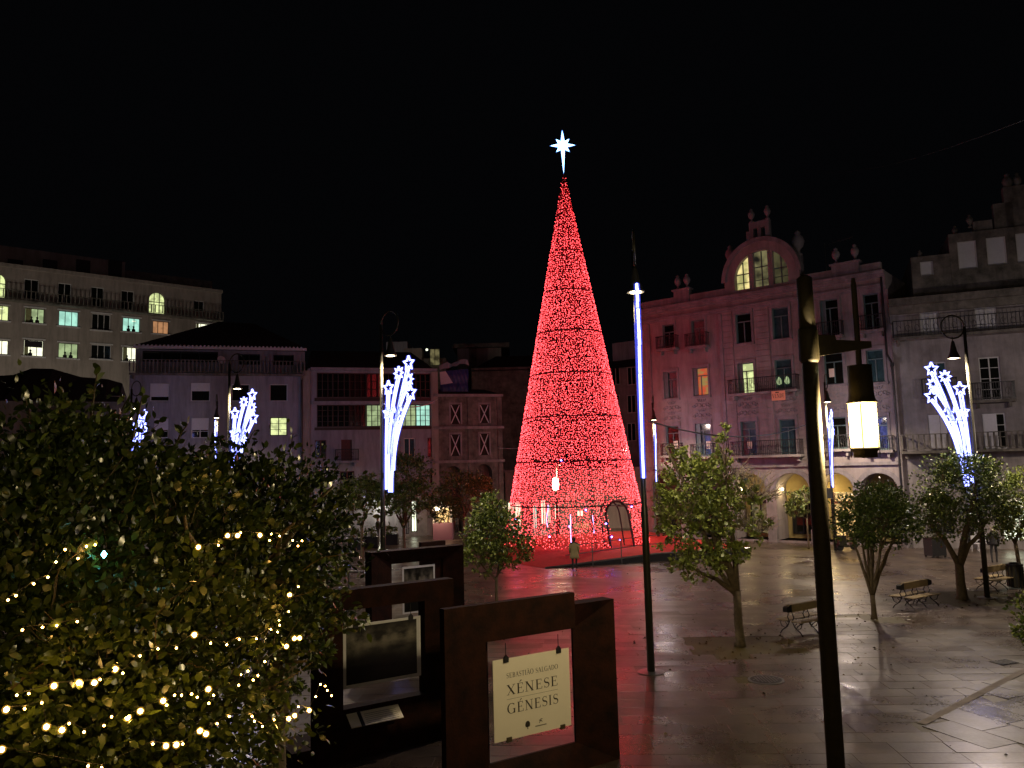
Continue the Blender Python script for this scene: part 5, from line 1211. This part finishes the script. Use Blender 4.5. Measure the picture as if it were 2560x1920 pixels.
# fallen leaves under the trees
q, dq = [], []
for k_, sp2, n_ in (('T1', 1.0, 60), ('T2', 1.7, 260), ('T3', 1.1, 60), ('T4', 2.0, 240)):
    for _ in range(n_):
        q.append((B[k_].x + random.gauss(0, sp2), B[k_].y + random.gauss(0, sp2 * .9), random.uniform(.006, .02))); dq.append((random.gauss(0, 1), random.gauss(0, 1), random.gauss(0, .06)))
for _ in range(160): q.append((random.uniform(-2, 14), random.uniform(14, 46), .012)); dq.append((random.gauss(0, 1), random.gauss(0, 1), .02))
q, dq = np.array(q), np.array(dq); V, F, k = leaves_arrays(q, dq, rng.uniform(.05, .10, len(q)), True)
M['litter'] = leafmat('fallen_leaf', (.03, .022, .010), (.13, .08, .03), .6)
o = bpy.data.objects.new('fallen_leaves', mesh_np('fallen_leaves', V, F, M['litter'], np.repeat(rng.uniform(0, 1, len(q)), k))); C.objects.link(o); o['kind'] = 'stuff'; o['label'] = 'scattered fallen leaves on the wet paving under the orange trees'; o['category'] = 'leaves'
# foreground trees
FG = [lob(60, 1385, 5.3, .95, .95), lob(330, 1420, 6.0, 1.0, 1.0), lob(590, 1440, 6.8, .95, .95), lob(230, 1720, 5.2, 1.0, 1.0), lob(500, 1690, 6.2, .88, .85), lob(715, 1610, 7.0, .42, .5), lob(-80, 1640, 4.8, .9, .9), lob(180, 1190, 6.0, .55, .5), lob(330, 1900, 5.6, .9, .7)]
fgb = Vector((-3.6, 7.2, 0))
ft = tree('camellia_tree', 'big glossy-leaved tree filling the lower left, wound with warm fairy lights', 'tree', fgb, FG, 56000, .066, 2.2, .16, 9, leafm='leaf', simple=False, twigs=260, single=280, shell=.35, tonebase=.42)
FG2 = [lob(690, 1300, 11, 1.0, .9), lob(800, 1360, 11.5, .5, .75), lob(560, 1275, 10.5, .9, .75), lob(400, 1270, 10, .9, .7), lob(640, 1450, 11, 1.1, .9)]
tree('camellia_tree', 'darker unlit tree behind the fairy-lit one, left of the picture frames', 'tree', Vector((-3.3, 11.2, 0)), FG2, 20000, .085, 2.0, .14, 6, leafm='leaf', simple=False, twigs=160, shell=.4, tonebase=.15)
# sprigs rising out of the crown, with larger leaves
sp_ = MB(); lp, ld = [], []
for (x0, y0, x1, y1, d) in ((225, 1080, 240, 925, 5.6), (175, 1090, 150, 1010, 5.6), (275, 1120, 318, 1000, 5.8), (90, 1100, 60, 990, 5.3), (430, 1130, 470, 1060, 6.4), (330, 1100, 355, 985, 6.0), (720, 1180, 735, 1085, 10.5), (600, 1150, 640, 1075, 10.5), (30, 1720, 130, 1650, 4.4), (820, 1600, 880, 1560, 7.0)):
    a, b = at(x0, y0, d), at(x1, y1, d); limb(sp_, a - fgb, b - fgb, .012, .004, .06, 5, 4)
    for i in range(9):
        t = .25 + .75 * i / 8; q = a.lerp(b, t) - fgb; lp.append(np.array(q)); v = rng.normal(size=3) * .9 + np.array((b - a).normalized()); ld.append(v)
sp_.build('sprigs', M['twigd'], ft, kind='stuff')
lp, ld = np.array(lp), np.array(ld); V, F, k = leaves_arrays(lp, ld, rng.uniform(.07, .11, len(lp)))
o = bpy.data.objects.new('sprig_leaves', mesh_np('sprig_leaves', V, F, M['leaf'], np.repeat(rng.uniform(.2, .8, len(lp)), k))); C.objects.link(o); o.parent = ft; o['kind'] = 'stuff'
# fairy lights
M['fairy'] = glow('fairy_bulb', (1, .52, .11), 150); M['fairy_c'] = glow('cyan_fairy_bulb', (.15, .8, 1), 40)
rows = [
 ('upper', [(20, 1500), (40, 1489), (120, 1443), (140, 1405), (163, 1374), (195, 1396), (216, 1366), (238, 1362)]),
 ('middle', [(42, 1738), (72, 1734), (135, 1715), (197, 1707), (236, 1707), (250, 1699), (288, 1673), (307, 1683), (350, 1640), (395, 1622), (441, 1620), (486, 1587), (567, 1612), (598, 1598), (641, 1597), (677, 1573), (694, 1580), (699, 1563), (698, 1551), (722, 1529), (724, 1487), (746, 1467)]),
 ('lower', [(16, 1774), (105, 1757), (116, 1817), (155, 1825), (173, 1809), (210, 1830), (260, 1814), (279, 1792), (319, 1794), (351, 1778), (408, 1752), (417, 1763), (436, 1738), (454, 1738), (479, 1735), (493, 1743), (521, 1723), (522, 1758), (534, 1738), (597, 1713), (602, 1687), (620, 1678), (633, 1700), (645, 1689), (662, 1654), (716, 1616), (736, 1596), (749, 1595)]),
 ('top', [(496, 1368), (546, 1363), (569, 1339), (594, 1339), (602, 1332), (650, 1338), (674, 1351), (678, 1335), (699, 1340), (732, 1351), (745, 1365), (755, 1352)]),
 ('lowest', [(4, 1874), (220, 1915), (254, 1919), (382, 1860), (415, 1865), (441, 1862), (457, 1860), (500, 1827), (515, 1835), (573, 1791), (630, 1791), (636, 1803), (656, 1816), (722, 1797), (737, 1789), (746, 1767), (773, 1776), (801, 1711), (813, 1715), (818, 1726), (829, 1739)]),
 ('short', [(56, 1575), (106, 1568), (142, 1564), (193, 1554)])]
lab = {'upper': 'short string of warm fairy lights high on the left of the foreground tree', 'middle': 'string of warm fairy lights climbing across the middle of the foreground tree', 'lower': 'dense string of warm fairy lights under the middle one on the foreground tree',
       'top': 'string of warm fairy lights nearest the top right of the foreground tree crown', 'lowest': 'string of warm fairy lights along the bottom of the foreground tree, ending over the pavement', 'short': 'four faint fairy lights in a row at the left of the foreground tree'}
def surf(px, py):
    r = ray(px, py).normalized(); best = None
    for c, rr_ in FG:
        c = Vector(c); o = CO - c; s = Vector((1 / rr_[0], 1 / rr_[1], 1 / rr_[2])); R_ = Vector((r.x * s.x, r.y * s.y, r.z * s.z)); O_ = Vector((o.x * s.x, o.y * s.y, o.z * s.z)) / 1.10
        R_ = R_ / 1.10; A_ = R_.dot(R_); B_q = 2 * R_.dot(O_); C_ = O_.dot(O_) - 1; dsc = B_q * B_q - 4 * A_ * C_
        if dsc > 0:
            t = (-B_q - math.sqrt(dsc)) / (2 * A_)
            if t > 0 and (best is None or t < best): best = t
    return CO + r * (best or 6.6)
mg = mj.copy(); mg.name = 'amber_halo_shell'; [setattr(n_.inputs['Color'], 'default_value', (1, .50, .06, 1)) for n_ in mg.node_tree.nodes if n_.type == 'EMISSION']  # glowing shell added round each fairy bulb, imitates its warm halo
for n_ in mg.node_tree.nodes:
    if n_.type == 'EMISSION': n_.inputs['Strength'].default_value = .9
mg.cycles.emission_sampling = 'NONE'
bm0 = None; BIG = {(4, 1874), (16, 1774), (155, 1825), (197, 1707), (236, 1707), (288, 1673), (319, 1794), (351, 1778), (415, 1865), (441, 1862), (515, 1835), (500, 1827), (716, 1616), (736, 1596), (749, 1595), (722, 1797), (737, 1789), (773, 1776), (569, 1339), (594, 1339), (650, 1338), (496, 1368), (724, 1487), (135, 1715), (116, 1817), (408, 1752), (521, 1723), (486, 1587)}
bulb_me = {}
for rname, pts in rows:
    ex = []
    for (xa, ya), (xb, yb) in zip(pts, pts[1:]):
        L_ = math.hypot(xb - xa, yb - ya); ex.append((xa, ya))
        if 38 < L_ < 120:
            for q in range(1, int(L_ / 34)):
                t_ = q / int(L_ / 34); ex.append((xa + (xb - xa) * t_ + random.uniform(-5, 5), ya + (yb - ya) * t_ + random.uniform(-9, 9)))
    pts = ex + [pts[-1]]
    W3 = [surf(x, y) - ray(x, y).normalized() * .03 for x, y in pts]; t = thing('fairy_light_string', lab[rname], 'string lights', W3[0], 0, 'fairy light strings on the foreground tree')
    MB().tube([w3 - W3[0] + Vector((0, 0, .015)) for w3 in W3], .0025, 3).build('cable', M['iron'], t)
    for (x, y), w3 in zip(pts, W3):
        big = (x, y) in BIG; s = .0125 if big else .0052
        if s not in bulb_me:
            o = MB().lathe([(.15 * s, -s), (.75 * s, -.6 * s), (s, 0), (.75 * s, .6 * s), (.15 * s, s)], 10).build('bulb', M['fairy'], t, smooth=True); bulb_me[s] = o.data
        else: o = bpy.data.objects.new('bulb', bulb_me[s]); C.objects.link(o); o.parent = t
        o.location = w3 - W3[0]
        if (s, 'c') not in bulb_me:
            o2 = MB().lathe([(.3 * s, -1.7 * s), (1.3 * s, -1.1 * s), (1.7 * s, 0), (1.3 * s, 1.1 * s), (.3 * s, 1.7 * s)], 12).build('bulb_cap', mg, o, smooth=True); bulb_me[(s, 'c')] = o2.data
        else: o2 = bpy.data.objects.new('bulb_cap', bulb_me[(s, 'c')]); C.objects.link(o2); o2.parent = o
w3 = surf(260, 1386); tag(MB().lathe([(.003, -.02), (.016, 0), (.003, .02)], 8, w3).build('cyan_fairy_light', M['fairy_c']), 'single cyan light among the leaves of the foreground tree', 'light')
# ------------------------------------------------------------------ benches, bins
def make_bench():
    t = thing('bench', 'x', 'bench'); L = 1.75
    def slat(name, y0, y1, z0, z1, tilt=0, m='wood', l=L, par=t):
        return MB().box(-l / 2, l / 2, y0, y1, z0, z1).build(name, M[m], par)
    pts = [(-L / 2 + .02, .70), (-L / 2 - .1, .74), (-L / 2 - .1, .86), (-L / 2 + .02, .93), (L / 2 - .02, .93), (L / 2 + .1, .86), (L / 2 + .1, .74), (L / 2 - .02, .70)]
    MB().prism(pts, -.06, -.025).build('backrest', M['wood'], t); MB().prism(pts, .025, .06).build('backrest', M['wood'], t)
    for s in (-1, 1):
        e = [(s * (L / 2 - .1), .695), (s * (L / 2 + .13), .73), (s * (L / 2 + .13), .87), (s * (L / 2 - .1), .935)]; MB().prism(e if s < 0 else e[::-1], -.08, .08).build('end_cap', M['iron'], t)
        for i in range(3): y = s * (.16 + i * .13); MB().box(-L / 2, L / 2, y - .055, y + .055, .43, .46).build('seat_slat', M['wood'], t)
    for x in (-L / 2 + .12, 0, L / 2 - .12):
        m = MB()
        for s in (-1, 1):
            m.tube([(x, s * .02, .93), (x, s * .05, .7), (x, s * .12, .55), (x, s * .05, .42), (x, s * .14, .25), (x, s * .34, .12), (x, s * .42, .01)], .018, 5)
            m.tube([(x, s * .04, .40), (x, s * .25, .42), (x, s * .46, .41)], .018, 5); m.tube([(x, s * .42, .4), (x, s * .36, .25), (x, s * .22, .2), (x, s * .14, .3), (x, s * .22, .38)], .014, 5)
        m.build('cast_leg', M['iron'], t)
    return t
b0_ = make_bench()
for i, (px, py, rz, lb) in enumerate(((2018, 1586, 33, 'double-sided wooden bench half hidden by the lantern post'), (2290, 1524, 33, 'double-sided wooden bench between the lone tree and the thick forked tree'), (2492, 1478, 33, 'double-sided wooden bench beside the litter bin at the right edge'))):
    b = b0_ if i == 0 else copy_tree(b0_); p = gbase(px, py - 6); b.location = (p.x, p.y, 0); b.rotation_euler = (0, 0, R(rz)); b['label'] = lb; b['group'] = 'double-sided benches'
def bin_(px, py, h, r, lb):
    p = gbase(px, py); t = thing('litter_bin', lb, 'bin', (p.x, p.y, 0)); MB().lathe([(r * .8, .03), (r, .08), (r, h - .12), (r * 1.05, h - .1), (r * 1.05, h - .03), (r * .8, h - .02)], 16).build('body', M['iron'], t)
    for k in range(14): a = 2 * math.pi * k / 14; MB().box(-.03, .03, -.012, .012, .06, h - .14, Matrix.Translation((r * 1.03 * math.cos(a), r * 1.03 * math.sin(a), 0)) @ Matrix.Rotation(a + math.pi / 2, 4, 'Z')).build('slat', M['pole'], t)
    MB().lathe([(r * .6, h - .015), (r * .7, h + .02), (r * .1, h + .05)], 16).build('lid', M['iron'], t)
bin_(2541, 1470, 1.0, .3, 'dark litter bin beside the bench at the right edge')
p = gbase(2339, 1393); t = thing('waste_container', 'dark square waste container before the grey balconied house', 'bin', (p.x, p.y, 0), R(10))
MB().box(-.42, .42, -.35, .35, .1, 1.05).build('body', M['iron'], t); MB().prism([(-.46, 1.053), (.46, 1.053), (.46, 1.12), (.3, 1.25), (-.3, 1.25), (-.46, 1.12)], -.38, .38).build('lid', M['pole'], t)
for x in (-.36, .36):
    for y in (-.3, .3): MB().tube([(x, y - .03, .06), (x, y + .03, .06)], .055, 10).build('wheel', M['iron'], t)
# stacked white chairs by the grey house, dark parked scooter before the arcade
def chair(px, py, z, rz, lb):
    p = gbase(px, py); t = thing('plastic_chair', lb, 'chair', (p.x, p.y, z), R(rz), 'white plastic chairs outside the grey house')
    MB().box(-.24, .24, -.24, .24, .42, .45).build('seat', M['shutter'], t); MB().box(-.24, .24, .21, .25, .5, .88).build('backrest', M['shutter'], t)
    for x in (-.21, .21):
        for y in (-.21, .21): MB().tube([(x * 1.1, y * 1.1, 0), (x, y, .42)], .022, 6).build('leg', M['shutter'], t)
        MB().box(x - .025, x + .025, -.2, .22, .62, .65).build('armrest', M['shutter'], t)
chair(2447, 1378, 0, 20, 'left white plastic chair behind the right-hand hooked lamp'); chair(2466, 1376, 0, -30, 'right white plastic chair, beside the person in dark clothes'); chair(2456, 1372, .28, 5, 'white plastic chair stacked on top behind the other two')
p = gbase(2118, 1376); t = thing('scooter', 'dark parked scooter in the shade before the arcade', 'scooter', (p.x, p.y, 0), R(25))
for x in (-.55, .55):
    w3 = MB().tube([(x, -.05, .26), (x, .05, .26)], .26, 16).build('wheel', M['iron'], t)
MB().prism([(-.75, .35), (-.7, .75), (-.15, .8), (-.1, .35), (.3, .3), (.45, .9), (.55, .9), (.6, .35), (.3, .2), (-.2, .2)][::-1], -.13, .13).build('body', M['pole'], t); MB().box(-.72, -.12, -.12, .12, .803, .9).build('seat', M['iron'], t)
MB().tube([(.45, -.3, 1.05), (.5, 0, 1.0), (.45, .3, 1.05)], .02, 6).build('handlebar', M['iron'], t); MB().tube([(.5, 0, .88), (.5, 0, 1.0)], .03, 6).build('steering_stem', M['iron'], t)
# ------------------------------------------------------------------ lit kiosk left, shop front behind the lamp
K_ = Facade('snack_kiosk', 'small lit kiosk with a pink counter and white frame left of the small round tree', 'kiosk', gp(1080, 63), gp(1128, 63))
kz = K_.px(1105, 1270)[1]; kc = K_.px(1105, 1308)[1]; u0, u1 = 0, K_.len
M['counter'] = mat('pink_counter', (.22, .11, .17), .6); K_.box('counter', M['counter'], u0, u1, 0, 1.2, 0, kc); 
for a, b in ((u0, u0 + .1), (u1 - .18, u1)): K_.box('frame_post', M['trimw'], a, b, .01, .15, kc + .003, kz)
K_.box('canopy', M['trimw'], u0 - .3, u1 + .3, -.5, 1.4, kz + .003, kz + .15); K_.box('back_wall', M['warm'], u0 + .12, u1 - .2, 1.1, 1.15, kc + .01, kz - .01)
for i in range(4): MB().lathe([(.05, 0), (.07, .05), (.06, .2), (.02, .28)], 8, (u0 + .3 + i * .28, .5, kc + .004)).build('jar', M['redwood'] if i % 2 else M['trimw'], K_.root)
up, zp_ = K_.px(1094, 1274, -.6); MB().lathe([(.02, 0), (.16, .05), (.16, .2), (.02, .26)], 12, (up, -.6, zp_ - .1)).build('lamp_globe', M['halogen'], K_.root, smooth=True)
lamp(K_.root, 'POINT', (up, -1.0, zp_ - .3), 110, (1, .68, .36), .15)
p = gbase(1098, 1345)
V_ = Facade('shop_building', 'wide glowing white shop front behind the shooting-star lamp and trees', 'building', gp(872, 67), gp(1066, 67.5))
vz = V_.px(960, 1240)[1]; sw = boxes(V_, [(903, 1252, 943, 1326), (948, 1252, 986, 1330), (992, 1252, 1006, 1335), (1010, 1252, 1022, 1335), (1028, 1252, 1042, 1330), (876, 1282, 892, 1310)])
V_.wall(0, V_.len, 0, vz, sw, M['grey'], depth=1.0, reveal=.2)
for h, c_ in zip(sw, ('y_lit', 'cool', 'cool', 'w_lit', 'cool', 'cool')): V_.window(h, M['iron'], M[c_], 2, 2, w=.08)
lamp(V_.root, 'POINT', (V_.len * .45, -1.2, 2.8), 160, (1, .95, .7), .3); MB().box(V_.len * .45 - .4, V_.len * .45 + .4, -1.3, -.05, 2.95, 3.05).build('shop_lamp', M['cool'], V_.root)
for i, (px, d) in enumerate(((975, 60), (890, 57), (925, 58))):
    p = gp(px, d); t = thing('planter_box', ('dark planter beside the pale shop front under the shooting-star lamp', 'dark planter left of the shop front', 'dark planter in the middle before the shop front')[i], 'planter', (p.x, p.y, 0))
    MB().box(-.55, .55, -.3, .3, 0, .8).build('trough', M['iron'], t); q, dq = crown_points([((0, 0, 1.0), (.5, .3, .35))], 260, .2, 20); V, F, k = leaves_arrays(q, dq, rng.uniform(.1, .2, len(q)), True)
    o = bpy.data.objects.new('foliage', mesh_np('foliage', V, F, M['leaf2'], np.repeat(rng.uniform(0, .4, len(q)), k))); C.objects.link(o); o.parent = t; o['kind'] = 'stuff'
# ------------------------------------------------------------------ people
def skinmesh(name, verts, edges, radii, m, parent, root=0, sub=2):
    me = bpy.data.meshes.new(name); me.from_pydata(verts, edges, []); me.materials.append(m); o = bpy.data.objects.new(name, me); C.objects.link(o); o.parent = parent
    md = o.modifiers.new('skin', 'SKIN'); sv = me.skin_vertices[0].data if me.skin_vertices else None
    if sv is None:
        bpy.context.view_layer.objects.active = o; sv = me.skin_vertices[0].data
    for i, r_ in enumerate(radii): sv[i].radius = (r_, r_) if not hasattr(r_, '__len__') else r_
    sv[root].use_root = True; s = o.modifiers.new('sub', 'SUBSURF'); s.levels = s.render_levels = sub
    return o
M['skin'] = mat('skin', (.5, .3, .2), .6); M['coat'] = mat('pale_yellow_coat', (.50, .42, .20), .8, noise=.15, nscale=5); M['dark'] = mat('dark_clothes', (.03, .03, .035), .8, noise=.3); M['grey_cl'] = mat('grey_clothes', (.12, .12, .12), .8, noise=.3); M['hair'] = mat('dark_hair', (.03, .018, .012), .6); M['fair'] = mat('grey_hair', (.35, .30, .24), .6); M['redc'] = mat('red_clothes', (.35, .05, .05), .8)
def person(px, py, h, face, label, top, legs, hair, coatlen=None, stride=.12, arm=(0, 0), feet_z=0.0):
    p = gbase(px, py) if feet_z == 0 else on(px, py, feet_z); t = thing('person', label, 'person', (p.x, p.y, feet_z), face); s = h / 1.75
    V = [(0, 0, .95), (0, 0, 1.12), (0, 0, 1.33), (0, 0, 1.46), (0, 0, 1.53), (0, .01, 1.60), (0, .01, 1.69),
         (-.09, 0, .92), (-.11, -stride, .50), (-.10, -stride * .6, .08), (-.10, -stride * .6 - .15, .035), (.09, 0, .92), (.11, stride * .4, .50), (.10, stride * 1.6, .08), (.10, stride * 1.6 - .14, .035),
         (-.19, 0, 1.41), (-.25, .0, 1.14), (-.22, -.14 - arm[0], .92 + arm[0]), (-.20, -.2 - arm[0], .86 + arm[0] * 1.2), (.19, 0, 1.41), (.25, .0, 1.14), (.22, -.12 - arm[1], .92 + arm[1]), (.20, -.18 - arm[1], .86 + arm[1] * 1.2)]
    E = [(0, 1), (1, 2), (2, 3), (3, 4), (4, 5), (5, 6), (0, 7), (7, 8), (8, 9), (9, 10), (0, 11), (11, 12), (12, 13), (13, 14), (3, 15), (15, 16), (16, 17), (17, 18), (3, 19), (19, 20), (20, 21), (21, 22)]
    Rr = [(.15, .11), (.13, .10), (.17, .11), (.10, .08), .05, .085, .075, .085, .06, .042, .035, .085, .06, .042, .035, .06, .045, .035, .03, .06, .045, .035, .03]
    body = skinmesh('body', [tuple(c * s for c in v) for v in V], E, [(tuple(q * s for q in r_) if hasattr(r_, '__len__') else r_ * s) for r_ in Rr], legs, t)
    c = MB(); z0 = coatlen or .88
    c.lathe([(.20, z0), (.21, z0 + .1), (.165, 1.08), (.185, 1.25), (.205, 1.38), (.12, 1.47), (.07, 1.5)] if coatlen is None else [(.27, z0), (.25, z0 + .15), (.19, 1.05), (.20, 1.25), (.21, 1.38), (.12, 1.47), (.08, 1.51)], 14, (0, 0, 0), 1, .68)
    for v in (15, 19):
        A_, B__, C__ = V[v], V[v + 1], V[v + 2]; c.tube([A_, B__, C__], [.075, .062, .052], 8)
    c.v = [tuple(q * s for q in v) for v in c.v]; c.build('coat', top, t, smooth=True)
    hd = MB(); hd.lathe([(.03, 1.52), (.07, 1.56), (.088, 1.64), (.08, 1.72), (.03, 1.765)], 12, (0, 0, 0), .9, 1.05); hd.v = [tuple(q * s for q in v) for v in hd.v]; hd.build('head', M['skin'], t, smooth=True)
    hr_ = MB(); hr_.lathe([(.06, 1.57), (.095, 1.62), (.1, 1.7), (.08, 1.76), (.02, 1.785)], 12, (0, .022, 0), .95, 1.0); hr_.v = [tuple(q * s for q in v) for v in hr_.v]; hr_.build('hair', hair, t, smooth=True)
    fc = MB(); 
    for x in (-.03, .03): fc.lathe([(.002, -.008), (.009, 0), (.002, .008)], 6, (x, -.084, 1.655))
    fc.v = [tuple(q * s for q in v) for v in fc.v]; fc.build('eyes', M['ink'], t); ns = MB(); ns.lathe([(.012, 1.62), (.014, 1.63), (.004, 1.66)], 6, (0, -.092, 0)); ns.v = [tuple(q * s for q in v) for v in ns.v]; ns.build('nose', M['skin'], t)
    return t
person(1437, 1424, 1.66, R(178), 'person in a long pale yellow coat walking towards the red tree by the ramp', M['coat'], M['dark'], M['hair'], coatlen=.62)
person(2487, 1407, 1.76, R(150), 'person in dark clothes standing beside the white plastic chairs', M['dark'], M['dark'], M['fair'])
person(1143, 1338, 1.72, R(-70), 'person in grey standing beside the kiosk with one arm raised', M['grey_cl'], M['dark'], M['fair'], arm=(.35, 0))
person(1113, 1342, 1.25, R(40), 'small figure in red at the kiosk counter', M['redc'], M['redc'], M['fair'])
person(945, 1350, 1.7, R(60), 'dark figure under the trees left of the shooting-star lamp', M['dark'], M['dark'], M['hair'])
# white lamp shining through the red tree
t = put_lamp(1391, 66, 7.3, R(-60), 'hooked lamp behind the red tree, shining through its lower left', '', 0, spray=False, power=.5)
p = at(1389, 1210, 62); gl = tag(MB().lathe([(.05, -.5), (.2, -.42), (.26, 0), (.2, .42), (.05, .5)], 14, p).build('globe_lamp', M['halogen'], smooth=True), 'bright oval globe lamp seen through the red tree', 'lamp')
tag(MB().tube([(p.x, p.y, 0), (p.x, p.y, p.z - .5)], .06, 8).build('globe_lamp_pole', M['pole']), 'slim dark pole under the bright globe lamp behind the red tree', 'pole')
print('objects', len(bpy.data.objects))
